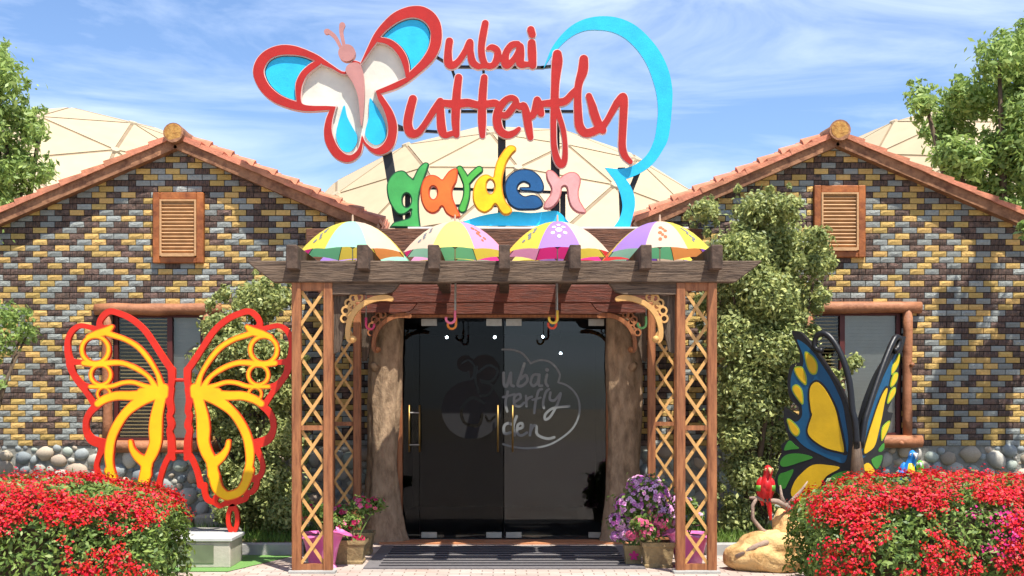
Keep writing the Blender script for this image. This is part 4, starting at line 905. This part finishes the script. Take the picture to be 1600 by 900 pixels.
def wing(frm, out, blue, yel, spots, greens, yel2):
    o = Shape(frm, [P(*out)]).solid(MB(), -.07, .0).build('wing', K_bk, t)
    sh = Shape(frm, [P(*blue)]); sh.solid(MB(), -.01, .003, -1.3).build('blue_field', K_b, o)
    sh = Shape(frm, [P(*yel)]); sh.solid(MB(), -.01, .006, 3.4).build('cell_outline', K_bk, o); sh.solid(MB(), 0, .012, 0).build('yellow_cell', K_by, o)
    for pts, of in spots:
        sh = Shape(frm, [P(*pts, o=of)], step=.7); sh.solid(MB(), 0, .006, 1).build('spot_edge', K_lime, o); sh.solid(MB(), 0, .009, -1).build('yellow_spot', K_by, o)
    for pts, of in greens: cutout('green_lobe', K_bg, o, frm, [P(*pts, o=of)], z0=-.01, z1=.004)
    for pts, of in yel2: cutout('lower_cell', K_by, o, frm, [P(*pts, o=of)], z0=-.01, z1=.005)
wing(fl, outL, bluL, yelL, [([(345, 290), (430, 350), (465, 430), (450, 505), (400, 500), (360, 420)], A), ([(240, 450), (310, 445), (350, 530), (350, 615), (300, 580), (250, 510)], A), ([(220, 640), (260, 620), (310, 680), (318, 810), (270, 760), (225, 690)], A), ([(165, 160), (240, 210), (285, 280), (255, 330), (200, 280)], B)],
     [([(130, 470), (180, 375), (240, 420), (280, 455), (200, 465)], B), ([(90, 590), (150, 520), (280, 505), (420, 545), (300, 590), (180, 630), (110, 635)], B), ([(70, 820), (80, 720), (150, 690), (225, 670), (170, 800), (130, 860)], B), ([(600, 740), (700, 690), (800, 680), (800, 760), (640, 800)], B)],
     [([(205, 930), (230, 800), (310, 700), (420, 620), (560, 620), (690, 650), (560, 730), (500, 830), (480, 960), (330, 1000)], B)])
outR = [(1406.4, 524), (1406.4, 524), (1415.8, 526.3), (1415.8, 526.3), (1411, 544), (1404.9, 561.3), (1404, 580), (1401.8, 603.3), (1394, 625), (1387, 642), (1394.8, 645.3), (1394, 650), (1387.8, 673.6), (1381.6, 687.6), (1382.3, 700), (1378.4, 729.6), (1372, 765), (1345, 790), (1345, 790), (1339, 740), (1338.8, 695.3), (1347.3, 661), (1356.7, 626.7), (1372.2, 587.8), (1387.8, 561.3), (1401.8, 541)]
bluR = [(1403, 545), (1398, 565), (1391, 590), (1386, 615), (1380, 645), (1375, 678), (1366, 700), (1350, 716), (1345, 712), (1352, 670), (1364, 630), (1378, 592), (1392, 563)]
yelR2 = [(1384.7, 606.4), (1378.4, 615.8), (1370.7, 634.4), (1362.9, 658), (1355.9, 680), (1349, 707), (1357, 705), (1366, 695), (1372, 672), (1377, 650), (1381, 628), (1385, 612)]
wing(fr2, outR, bluR, yelR2, [([(610, 280), (580, 330), (540, 400), (530, 480), (560, 450), (600, 370)], A2), ([(590, 470), (550, 490), (520, 600), (550, 590), (585, 530)], A2), ([(565, 615), (520, 660), (490, 770), (530, 730), (565, 670)], A2), ([(510, 180), (440, 250), (430, 370), (460, 330), (500, 240)], B2)],
     [([(455, 400), (400, 470), (420, 490), (455, 460)], B2), ([(435, 520), (330, 570), (380, 660), (425, 600)], B2)], [([(240, 650), (300, 600), (360, 680), (330, 720)], B2)])
def w3(frm, pts, off): return [frm.world(frm.loc(a, b)[0], frm.loc(a, b)[1], off) for a, b in pts]
antL = crom([(1341, 700), (1338, 658), (1334, 642), (1329.4, 598), (1320, 564), (1306, 536), (1292, 522), (1279.7, 523.7), (1275, 534.6), (1276.6, 545.4), (1287.4, 548.6)], False, 3)
MB().tube(w3(fl, antL, .03), [.034] * 22 + [.03] * (len(antL) - 22), 10).build('antenna', K_bk, t, smooth=True)
antR = crom([(1341, 700), (1347, 660), (1352, 642), (1364.4, 603.3), (1378.4, 564.4), (1390.9, 535), (1397, 527), (1401.8, 531.8), (1398.7, 544), (1393.5, 549)], False, 3)
MB().tube(w3(fr2, antR, .03), .034, 10).build('antenna', K_bk, t, smooth=True)
M_body = mat('butterfly body', lin(92, 70, 50, .75), .6, .3, 10, .4, 30, stretch=(8, 8, 1))
MB().tube([(hx + .005, BY - .03, -.02), (hx + .005, BY - .03, .5), (hx + .01, BY - .03, PZ(735, BY)), (hx + .005, BY - .02, PZ(690, BY))], [.13, .12, .075, .04], 12).build('body', M_body, t, smooth=True)
# ------------------------------------------------------------------ planting
def pxc(px, v, r, Y, dy=0, squash=1.0):
    m = Y / F; return ((PX(px, Y + dy), Y + dy, PZ(v, Y + dy)), (r * m, r * m * .9, r * m * squash))
def shrub(name, label, cat, base, circ, n, ln, wd, leafm, stems, spread=.3, up=.35, group=None, shell=.6):
    t = thing(name, label, cat, base, group); Y = base[1]; cl = []
    rn = random.Random(len(circ) * 13 + n)
    for px, v, r in circ:
        for k in range(3): cl.append(pxc(px + rn.uniform(-.4, .4) * r, v + rn.uniform(-.4, .4) * r, r * rn.uniform(.5, .85), Y, rn.uniform(-spread, spread), rn.uniform(.7, 1)))
    # loose sprays that break the outline
    for px, v, r in circ:
        for k in range(7):
            a = rn.uniform(0, 6.28); q = rn.uniform(.85, 1.12); cl.append(pxc(px + math.cos(a) * r * q, v + math.sin(a) * r * q - r * .08, r * rn.uniform(.10, .24), Y, rn.uniform(-spread, spread), rn.uniform(.8, 1.5)))
    V = leaves(cl, n, ln, wd, up, shell)
    cr = quads_mesh('foliage', V, leafm, t); tag(cr, kind='stuff')
    tk = MB(); rn2 = random.Random(n)
    for (x, y, r0) in stems:
        for c in rn2.sample(cl[:3 * len(circ)], min(len(circ), 9)):
            p = Vector((x, y, base[2] - .05)); e = Vector(c[0]); q = p.lerp(e, .5) + Vector((rn2.uniform(-.1, .1), rn2.uniform(-.1, .1), .15)); tk.tube([p, q, e], [r0, r0 * .6, r0 * .2], 6)
    tk.build('trunk', M_twig, t, smooth=True)
    return t
shrub('leafy_shrub', 'tall leafy shrub rising past the gable vent beside the pergola and blue butterfly', 'shrub', (PX(1180, 14.3), 14.3, .1),
      [(1100, 335, 26), (1180, 330, 40), (1225, 320, 30), (1280, 378, 24), (1150, 385, 50), (1215, 390, 55), (1265, 420, 35), (1150, 450, 60), (1220, 470, 65), (1150, 520, 62), (1215, 540, 65), (1160, 600, 60), (1215, 620, 50), (1155, 670, 50), (1205, 690, 45), (1160, 740, 50), (1200, 760, 40), (1155, 800, 40), (1330, 570, 16), (1300, 590, 20)],
      80000, .058, .028, M_leafA, [(PX(1170, 14.3), 14.3, .05), (PX(1190, 14.3), 14.4, .04)], .32)
shrub('leafy_shrub', 'bushy leafy shrub between the orange butterfly and the pergola tower', 'shrub', (PX(390, 14.3), 14.3, .1),
      [(385, 462, 36), (345, 505, 36), (425, 480, 40), (330, 560, 32), (395, 550, 55), (350, 620, 48), (420, 620, 50), (330, 650, 30), (385, 690, 60), (430, 700, 45), (360, 740, 40), (410, 770, 55), (440, 790, 45), (380, 810, 40), (440, 560, 35)],
      58000, .056, .027, M_leafA, [(PX(395, 14.3), 14.3, .05), (PX(415, 14.3), 14.35, .04)], .32)
TY = 23.0
shrub('broadleaf_tree', 'tree with feathery green crown behind the gable next to the blue butterfly', 'tree', (PX(1590, TY), TY, 0),
      [(1440, 155, 28), (1480, 190, 45), (1530, 165, 50), (1580, 110, 55), (1600, 180, 60), (1500, 240, 45), (1555, 240, 55), (1600, 270, 60), (1530, 290, 45), (1640, 120, 80), (1650, 230, 80), (1590, 330, 50)],
      26000, .13, .055, M_leafB, [(PX(1600, TY), TY, .16)], .9, .3, 'trees behind the buildings')
shrub('broadleaf_tree', 'tree with airy green crown behind the gable next to the orange butterfly', 'tree', (PX(-40, TY), TY, 0),
      [(5, 130, 35), (30, 190, 40), (0, 220, 50), (60, 200, 24), (30, 260, 45), (0, 290, 50), (70, 265, 18), (-50, 160, 80), (-50, 260, 80), (0, 80, 16), (10, 320, 40)],
      14000, .13, .05, M_leafB, [(PX(-30, TY), TY, .16)], .9, .3, 'trees behind the buildings')
shrub('broadleaf_tree', 'young tree at the end of the wall with leaf sprays before the ochre bricks', 'tree', (PX(-75, 14.3), 14.3, .1),
      [(-60, 480, 50), (10, 500, 32), (35, 515, 22), (-20, 530, 40), (-80, 380, 70), (5, 600, 10)], 5000, .07, .03, M_leafB, [(PX(-70, 14.3), 14.3, .05)], .2, .3)
shrub('broadleaf_tree', 'tree by the end of the wall whose shade falls across bricks near the macaws', 'tree', (6.62, 13.75, 0),
      [(1650, 110, 30), (1680, 50, 45), (1730, 110, 50), (1645, 20, 22), (1770, 40, 60), (1700, -30, 40), (1720, 250, 40), (1604, 358, 16), (1700, 340, 40)], 6500, .10, .045, M_leafB, [(6.62, 13.75, .11)], .7, .3)

# flowering hedges
K_petal = [mat('red petal', lin(214, 12, 16, .85), .55, .1, 3, isl=.22, trans=.25), mat('magenta petal', lin(206, 30, 120, .85), .55, .1, 3, isl=.2, trans=.25)]
def hedge(x0, x1, y0, y1, zt, label, seed, nfl, end, nmag=0):
    """end: which x end is rounded and in view (-1: the x0 end)"""
    t = thing('flowering_hedge', label, 'hedge', ((x0 + x1) / 2, (y0 + y1) / 2, 0), 'red flowering hedges'); g = np.random.default_rng(seed)
    def surf(n):
        u = g.uniform(x0, x1, n); th = g.uniform(-.2, math.pi, n)         # around the cross-section: front foot -> top -> back
        return u, th
    yc, hy = (y0 + y1) / 2, (y1 - y0) / 2
    def pos(u, th, dep):
        # superellipse cross-section, end cap shrinks
        e = np.where(end < 0, u - x0, x1 - u); cap = np.clip(e / .85, .02, 1); cp = np.sqrt(1 - (1 - cap) ** 2)
        c, s_ = np.cos(th), np.sin(th); k = .62
        yy = -np.sign(c) * np.abs(c) ** k * hy * (.55 + .45 * cp) * dep; zz = np.abs(np.clip(s_, 0, 1)) ** k * zt * (.70 + .30 * cp) * dep
        lump = np.array([noise.noise(Vector((a * 1.7, b * 3, c_ * 2 + seed))) for a, b, c_ in zip(u, yy, zz)])
        q = 1 + .10 * lump
        return np.stack([u + g.normal(size=len(u)) * .02, yc + yy * q, zz * (1 + .07 * lump) + .0], 1), np.stack([np.where(end < 0, -1, 1) * (1 - cp) * 1.2, yy / hy, zz / zt], 1)
    n = 26000; u, th = surf(n); dep = 1 - .3 * g.random(n) ** 2 + .03 * g.normal(size=n); p, d = pos(u, th, dep)
    # end cap leaves
    tag(quads_mesh('foliage', leaf_quads(p, d, .062, .026, .25), M_leafH, t), kind='stuff')
    m = 2600; xe = x0 if end < 0 else x1; th = g.uniform(0, math.pi, m); dd = g.random(m) ** .5
    pe, _ = pos(np.full(m, xe - end * .12), th, dd); pe[:, 0] += -end * g.uniform(-.02, .3, m) + end * 0
    quads = leaf_quads(pe, np.tile([end, -.4, .2], (m, 1)).astype(float), .062, .026, .25); tag(quads_mesh('end_foliage', quads, M_leafH, t), kind='stuff')
    core = MB(); core.ell((xe - end * .95, yc, zt * .3), (.6, hy * .78, zt * .52), 12, 8); core.box(*( (x0 + .9, x1) if end < 0 else (x0, x1 - .9)), yc - hy * .72, yc + hy * .72, 0, zt * .72)
    core.build('inner_branches', M_twig, t)
    for kind, cnt in ((0, nfl), (1, nmag)):
        if not cnt: continue
        u = g.uniform(x0, x1, cnt) if kind == 0 else g.uniform(3.7, 4.4, cnt)
        wgt = g.random(cnt); th = np.where(wgt < .55, g.uniform(.75, 2.4, cnt), g.uniform(.05, 1.0, cnt))
        if kind: th = g.uniform(.25, .7, cnt)
        # flowers gather in drifts
        keep = np.array([noise.noise(Vector((a * 2.3, b * 2.2, seed + kind * 5))) for a, b in zip(u, th)]) + (th > .8) * .26 > .06 + .3 * (g.random(cnt) - .5)
        if kind: keep[:] = True
        u, th = u[keep], th[keep]; c, d = pos(u, th, np.full(len(u), 1.03)); nrm = d / (np.linalg.norm(d, axis=1)[:, None] + 1e-6)
        pet = 17; cc = np.repeat(c, pet, 0); dd = np.repeat(nrm, pet, 0); off = g.normal(size=cc.shape) * (.027 if kind == 0 else .032); off -= np.minimum((off * dd).sum(1), 0)[:, None] * dd
        V = leaf_quads(cc + off, dd * 1.6 + off * 20, .024, .020, .4)
        tag(quads_mesh('blossoms', V, K_petal[kind], t), kind='stuff')
hedge(-6.2, -2.80, 9.95, 11.75, .925, 'red flowering hedge in front of the orange butterfly', 21, 2300, 1)
hedge(2.52, 6.2, 9.95, 11.75, .95, 'red flowering hedge with magenta blooms in front of the blue butterfly', 33, 2500, -1, 24)

# ------------------------------------------------------------------ display plinth by the orange butterfly
t = thing('display_plinth', 'low pale plinth with greenish glass front beside the red pole', 'plinth', (-3.4, 12.6, 0))
M_pl = mat('plinth stone', lin(196, 190, 172, .8), .7, .12, 6, .2, 40); M_pg = mat('greenish glass', lin(126, 136, 108, .7), .12, .25, 4, spec=.6)
MB().box(-4.2, -2.66, 12.34, 12.92, 0, .255).build('plinth_body', M_pl, t, bevel=.01)
MB().box(-4.22, -2.64, 12.32, 12.94, .257, .297).build('plinth_top', mat('plinth top', lin(206, 206, 202, .8), .4, .08, 6), t, bevel=.008)
for a, b in ((-4.1, -3.5), (-3.42, -2.82)): MB().box(a, b, 12.333, 12.345, .05, .225).build('glass_front', M_pg, t)
o = MB().box(-3.9, -2.75, 13.0, 13.34, 0, .3).build('stone_step', M_stmort, None, loc=(-3.3, 13.17, 0), bevel=.02); tag(o, 'rough grey stone block behind the glass-fronted plinth', 'block')
rn = random.Random(4)
t = thing('stone_ledge', 'rough pink stone ledge along the foot of the pebble wall', 'ledge', (-3.6, 14.95, .1))
for i in range(6):
    x = -4.9 + i * .42; MB().box(x, x + .40, 14.86 + rn.uniform(0, .05), 15.17, .09, .27 + rn.uniform(-.03, .03)).build('ledge_stone', M_stones[2], t, bevel=.03)

# ------------------------------------------------------------------ pots and flowers
K_pot = mat('pink pot', lin(236, 112, 176, .85), .4, .12, 5, col2=lin(250, 186, 214, .85), c2scale=5, c2lo=.5, c2hi=.7); K_pot2 = mat('pink pot inside', lin(226, 60, 140, .85), .4, .1, 5)
M_planter = mat('cast stone planter', lin(176, 150, 104, .75), .85, .25, 8, .6, 30, col2=lin(128, 108, 76, .75), c2scale=7)
def petal_pot(x, y, label, lean):
    t = thing('petal_pot', label, 'pot', (x, y, 0), 'pink petal pots by the towers'); n = 40; k = 12; vs_ = []
    for ins in (0, 1):
        for j in range(k + 1):
            u = j / k
            for i in range(n):
                a = 2 * math.pi * i / n; pe = .5 + .5 * math.cos(3 * (a - lean))
                pe = pe ** .5; r = .125 + .075 * u + .11 * pe * u ** 4 - ins * .016; z = .02 + .40 * u - .03 * (1 - pe) * u - pe * 1.1 * max(0, u - .75) ** 1.6
                vs_.append((x + math.cos(a) * r, y + math.sin(a) * r, z))
    fs = []
    for ins in (0, 1):
        o = ins * (k + 1) * n
        for j in range(k):
            for i in range(n):
                q = (o + j * n + i, o + j * n + (i + 1) % n, o + (j + 1) * n + (i + 1) % n, o + (j + 1) * n + i); fs.append(q if not ins else q[::-1])
    e = k * n; o = (k + 1) * n
    fs += [(e + i, e + (i + 1) % n, o + e + (i + 1) % n, o + e + i) for i in range(n)] + [tuple(range(n - 1, -1, -1))]
    MB().add(vs_, fs).build('bowl', K_pot, t, smooth=True)
    MB().tube([(x, y, .0), (x, y, .03)], [.15, .13], 20).build('foot', K_pot, t); MB().tube([(x, y, .26), (x, y, .31)], [.15, .165], 20).build('soil', M_soil, t)
petal_pot(-1.78, 12.42, 'glossy pink petal-shaped pot behind the lattice tower by the orange butterfly', 0)
petal_pot(1.80, 12.42, 'glossy pink petal-shaped pot behind the lattice tower by the rock', math.pi / 2 * 2)
def planter(x, y, sx, sy, h, label, motif=False):
    t = thing('stone_planter', label, 'planter', (x, y, 0)); vs_ = []
    for z, k in ((0, .9), (.03, .92), (.035, .86), (h - .05, 1), (h - .045, 1.06), (h, 1.06)): vs_ += [(x + a * sx * k / 2, y + b * sy * k / 2, z) for a, b in ((-1, -1), (1, -1), (1, 1), (-1, 1))]
    fs = [(i * 4 + j, i * 4 + (j + 1) % 4, i * 4 + 4 + (j + 1) % 4, i * 4 + 4 + j) for i in range(5) for j in range(4)] + [(3, 2, 1, 0)]
    MB().add(vs_, fs).build('planter_box', M_planter, t, bevel=.006); MB().box(x - sx * .48, x + sx * .48, y - sy * .48, y + sy * .48, h - .06, h - .02).build('soil', M_soil, t)
    if motif:
        fr = front(y - sy * .53 - .001); q = lambda a, b: (CX + (x + a) * F / fr.O.y, VH - (b - H) * F / fr.O.y)
        cutout('flower_motif', K_petal[1], t, fr, [('s', [q(0, h * .5) + (2.,), q(.035 * math.cos(u), h * .5 + .035 * math.sin(u)) + (2.2,)]) for u in (0.3, 1.55, 2.8, 4.1, 5.3)], z0=0, z1=.004, step=.6)
planter(PX(548, 12.9), 12.75, .34, .3, .24, 'square cast stone planter under the crimson flowers')
planter(PX(560, 13.6), 13.5, .34, .3, .24, 'square cast stone planter deeper under the pergola by the trunk column')
planter(PX(1027, 12.45), 12.45, .30, .26, .25, 'wide cast stone planter under the purple petunias')
planter(PX(989, 12.6), 12.6, .17, .17, .2, 'small cast stone planter with a red flower motif', True)
def bloom(name, label, cat, base, clumps, nleaf, cols, nfl, size, seed, throat=None):
    t = thing(name, label, cat, base); g = np.random.default_rng(seed)
    V = leaves(clumps, nleaf, .05, .024, .4, .7); tag(quads_mesh('foliage', V, M_leafH, t), kind='stuff')
    st = MB(); [st.tube([(base[0], base[1], base[2] - .05), c[0]], [.008, .004], 5) for c in clumps]; st.build('stems', M_leafH, t)
    nn = len(cols)
    for ci, m in enumerate(cols):
        k = nfl // nn; idx = g.integers(0, len(clumps), k); c = np.array([q[0] for q in clumps])[idx]; r = np.array([q[1] for q in clumps])[idx]
        d = g.normal(size=(k, 3)); d[:, 1] -= .8; d[:, 2] += .4; d /= np.linalg.norm(d, axis=1)[:, None]; p = c + d * r * 1.03
        if ci == 0 and nn > 2: pass
        F5 = []; thr = []
        for pp, dd in zip(p, d):
            a = np.cross(dd, [0.1, .2, 1]); a /= np.linalg.norm(a); b = np.cross(dd, a); ring_ = []
            s_ = size * g.uniform(.75, 1.2); ph = g.uniform(0, 1.2)
            for i in range(5):
                u0, u1 = ph + i * 1.2566 - .62, ph + i * 1.2566 + .62; um = (u0 + u1) / 2
                e = lambda u, q, l: pp + (a * math.cos(u) + b * math.sin(u)) * s_ * q + dd * s_ * l
                F5 += [pp - dd * s_ * .2, e(u0, .8, .18), e(um, 1.08, .1), e(u1, .8, .18)]
            if throat: thr += [pp + (a * math.cos(u) + b * math.sin(u)) * s_ * .2 + dd * s_ * .05 for u in (0, 1.57, 3.14, 4.71)]
        tag(quads_mesh('blossoms', np.array(F5), m, t), kind='stuff')
        if thr: tag(quads_mesh('flower_throats', np.array(thr), throat, t), kind='stuff')
    return t
P1 = mat('petunia lilac', lin(242, 184, 222, .9), .6, .1, 3, isl=.2, trans=.2); P2 = mat('petunia purple', lin(212, 112, 190, .88), .6, .1, 3, isl=.2, trans=.2); P3 = mat('geranium pink', lin(244, 110, 150, .85), .6, .1, 3, isl=.2, trans=.2); P4 = mat('crimson petal', lin(190, 24, 84, .85), .6, .1, 3, isl=.25, trans=.2); PT = mat('petunia throat', lin(86, 26, 110, .8), .7)
c3 = lambda px, v, Y, r: ((PX(px, Y), Y, PZ(v, Y)), (r, r * .9, r * .8))
bloom('petunia_plant', 'mass of purple and lilac petunias beside the trunk column', 'flowers', (PX(989, 12.6), 12.65, .18), [c3(985, 790, 12.75, .16), c3(1020, 775, 12.75, .17), c3(1000, 760, 12.9, .14), c3(970, 815, 12.8, .13), c3(1035, 800, 12.75, .13), c3(1015, 758, 13.0, .13), c3(980, 835, 12.75, .08), c3(1060, 785, 12.75, .1), c3(963, 838, 12.78, .06)], 3600, [P1, P2, P1], 540, .024, 5, PT)
bloom('geranium_plant', 'pink geraniums with grey-green leaves in the wide stone planter', 'flowers', (PX(1027, 12.45), 12.45, .23), [c3(1003, 818, 12.36, .1), c3(1034, 815, 12.36, .1), c3(1018, 830, 12.34, .1), c3(988, 836, 12.4, .06)], 1300, [P3], 110, .022, 6)
bloom('crimson_plant', 'crimson and pink flowers spilling in front of the trunk column', 'flowers', (PX(555, 12.9), 12.75, .22), [c3(535, 800, 12.9, .1), c3(565, 790, 12.9, .12), c3(588, 788, 12.9, .09), c3(550, 815, 12.75, .1), c3(560, 845, 12.72, .07), c3(530, 825, 12.7, .1)], 1700, [P4, P3, P4], 70, .026, 7)
bloom('crimson_plant', 'green sprig with crimson flowers in the pink pot behind the lattice', 'flowers', (-1.78, 12.42, .36), [c3(500, 800, 12.42, .1), c3(485, 805, 12.42, .08), c3(515, 815, 12.42, .1), c3(480, 790, 12.45, .06)], 1300, [P4], 16, .026, 8)
bloom('petunia_plant', 'leafy plant with lilac flowers in the pink pot by the rock', 'flowers', (1.80, 12.42, .36), [c3(1075, 790, 12.42, .1), c3(1088, 810, 12.42, .08), c3(1060, 815, 12.42, .08)], 1000, [P1], 24, .024, 9)

# ------------------------------------------------------------------ rock, perch and parrots
RY = 12.25
t = thing('sandstone_rock', 'sculpted sandstone rock with bare driftwood branches at the hedge end', 'rock', (PX(1210, RY), RY, 0))
M_rock = mat('sandstone', lin(230, 188, 126, .85), .85, .16, 6, .9, 22, col2=lin(176, 128, 72, .8), c2scale=4)
def boulder(cx, cy, rx, ry, h, seed, sub=4):
    bm = bmesh.new(); bmesh.ops.create_icosphere(bm, subdivisions=sub, radius=1); vs_ = []; 
    for v in bm.verts:
        p = v.co.copy(); d = noise.noise(p * 1.3 + Vector((seed, 0, 0))) * .30 + noise.noise(p * 3.1 + Vector((0, seed, 0))) * .13 + abs(noise.noise(p * 6 + Vector((0, seed, 4)))) * .06
        p *= 1 + d; vs_.append((cx + p.x * rx, cy + p.y * ry, max(-.02, h * .40 + p.z * h * .60)))
    fs = [tuple(v.index for v in f.verts) for f in bm.faces]; bm.free(); return MB().add(vs_, fs)
rx_ = lambda px: PX(px, RY)
boulder(rx_(1205), RY, .40, .33, .40, 2).build('lower_rock', M_rock, t, smooth=True)
boulder(rx_(1240), RY + .12, .22, .2, .58, 5).build('upper_rock', M_rock, t, smooth=True)
boulder(rx_(1275), RY - .05, .13, .16, .22, 9, 3).build('side_rock', M_rock, t, smooth=True)
M_drift = mat('driftwood', lin(164, 140, 122, .8), .85, .2, 12, .6, 40)
p2 = lambda px, v, dy=0: (PX(px, RY + dy), RY + dy, PZ(v, RY + dy))
br = [([p2(1235, 800), p2(1228, 790), p2(1215, 784), p2(1195, 781), p2(1183, 778), p2(1171, 778)], [.035, .03, .028, .024, .02, .012]), ([p2(1182, 778), p2(1176, 790), p2(1176, 810), p2(1190, 828), p2(1205, 838)], [.02, .018, .018, .022, .03]), ([p2(1222, 786), p2(1227, 790), p2(1221, 775), p2(1219, 758)], [.025, .025, .016, .008]), ([p2(1230, 792, .05), p2(1240, 780, .05), p2(1254, 764, .05), p2(1262, 752, .05)], [.03, .022, .014, .006]), ([p2(1150, 870, -.15), p2(1180, 855, -.2), p2(1205, 845, -.2)], [.02, .03, .03])]
for pts, rr in br: MB().tube(pts, rr, 8).build('branch', M_drift, t, smooth=True)
def parrot(name, label, px, v, Y, k, body, breast, wingc, band, face, lean, tail=True):
    """body as one lofted surface from crown to tail tip, k metres per photo pixel"""
    x0, z0 = PX(px, Y), PZ(v, Y); t = thing(name, label, 'parrot', (x0, Y, z0)); q = lambda a, b, c=0: (x0 + a * k, Y + c * k, z0 - b * k)
    prof = [(2, -53, 1.5, -2), (1, -50, 5.5, -2), (1, -45, 7.2, -3), (0, -38, 6.8, -2), (-1.5, -31, 7.8, -1), (-2.5, -22, 10, 0), (-2.5, -12, 10, 0), (-1, -3, 7.5, 1), (2, 4, 4.6, 2)] + ([(4, 14, 3.6, 3), (5, 24, 3.0, 3), (6, 33, 1.6, 3)] if tail else [(3, 9, 2, 3)])
    prof = [(a * lean, b, r, c) for a, b, r, c in prof]
    pts = crom([(a, b, r, c) for a, b, r, c in prof], False, 3)
    MB().tube([q(a, b, c) for a, b, r, c in pts], [max(r, .4) * k for a, b, r, c in pts], 14).build('body', body, t, smooth=True)
    for s in (-1, 1):
        w_ = MB(); ws = crom([(s * 6, -34, 2, 0), (s * 9, -27, 5, 0), (s * 9, -16, 6, 1), (s * 7, -4, 4.5, 3), (s * 3.5, 10, 2, 4)], False, 3)
        w_.tube([q(a - 2.5 * lean, b, c + 1) for a, b, r, c in ws], [r * k for a, b, r, c in ws], 10, sq=1.0); wo = w_.build('wing', wingc, t, smooth=True)
        bb = MB(); bs = [(s * 9.2, -22, 6.0, .7), (s * 9.3, -18, 6.4, .8), (s * 9, -13, 6.3, 1)]; bb.tube([q(a - 2.5 * lean, b, c + .4) for a, b, r, c in bs], [r * k for a, b, r, c in bs], 10); bb.build('wing_band', band, wo, smooth=True)
        MB().ell(q(1.5 * lean + s * 4.6, -46.5, -6.5), (2.6 * k, 2.2 * k, 2.8 * k), 8, 5).build('face_patch', face, t, smooth=True)
        MB().ell(q(1.5 * lean + s * 5.2, -47.5, -8.6), (.8 * k, .8 * k, .8 * k), 6, 4).build('eye', K_bk, t)
        f_ = MB(); f_.tube([q(s * 3 - 1, -2, -3), q(s * 3 - 1, 2.5, -6)], [2 * k, 1.4 * k], 7); [f_.tube([q(s * 3 - 1, 2, -5), q(s * 3 - 1 + d, 3.5, -10), q(s * 3 - 1 + d, 6, -10.5)], [.9 * k, .8 * k, .4 * k], 5) for d in (-1.6, 1.6)]; f_.build('foot', M_dark, t)
    MB().tube([q(1.5 * lean, -47, -8), q(1.7 * lean, -47, -12), q(1.8 * lean, -43.5, -14), q(1.8 * lean, -40, -12.5)], [3.2 * k, 2.7 * k, 1.8 * k, .4 * k], 8).build('beak', face if 'red' in label else K_bk, t, smooth=True)
    MB().tube([q(-1.5 * lean, -33, -4), q(-2 * lean, -22, -5), q(-1 * lean, -8, -4)], [5 * k, 7.2 * k, 5 * k], 10).build('breast', breast, t, smooth=True)
    return t
Pr = paint('parrot red', (206, 28, 30)); Pgr = paint('parrot green', (96, 150, 44)); Pbl = paint('parrot blue', (30, 130, 210)); Pye = paint('parrot yellow', (240, 210, 40)); Pfa = paint('parrot face', (232, 190, 130)); Pwh = paint('parrot white', (224, 220, 214)); Plg = paint('parrot leaf green', (110, 190, 60))
parrot('parrot', 'red parrot with a green wing band perched on the driftwood', 1199, 780, RY - .02, RY / F, Pr, Pr, Pr, Pgr, Pfa, 1)
parrot('parrot', 'blue and yellow macaw standing behind the red hedge near the log sill', 1424, 757, 13.0, 13 / F, Pbl, Pye, Pbl, Pbl, Pwh, 1.6)
parrot('parrot', 'small green parrot beside the blue and yellow macaw behind the red hedge', 1437, 762, 12.96, 13 / F * .8, Plg, Plg, Plg, Pbl, Pwh, -1, False)
pr = thing('parrot_perch', 'weathered log perch under the two macaws behind the red hedge', 'perch', (PX(1430, 13), 13.02, 0))
lo = MB(); log(lo, (PX(1430, 13), 13.03, -.02), (PX(1430, 13), 13.03, PZ(772, 13)), .07, 10, 3); lo.build('stump', M_drift, pr, smooth=True)
lo = MB(); log(lo, (PX(1402, 13), 13.0, PZ(766, 13)), (PX(1458, 13), 13.0, PZ(769, 13)), .04, 10, 4); lo.build('crossbar', M_drift, pr, smooth=True)
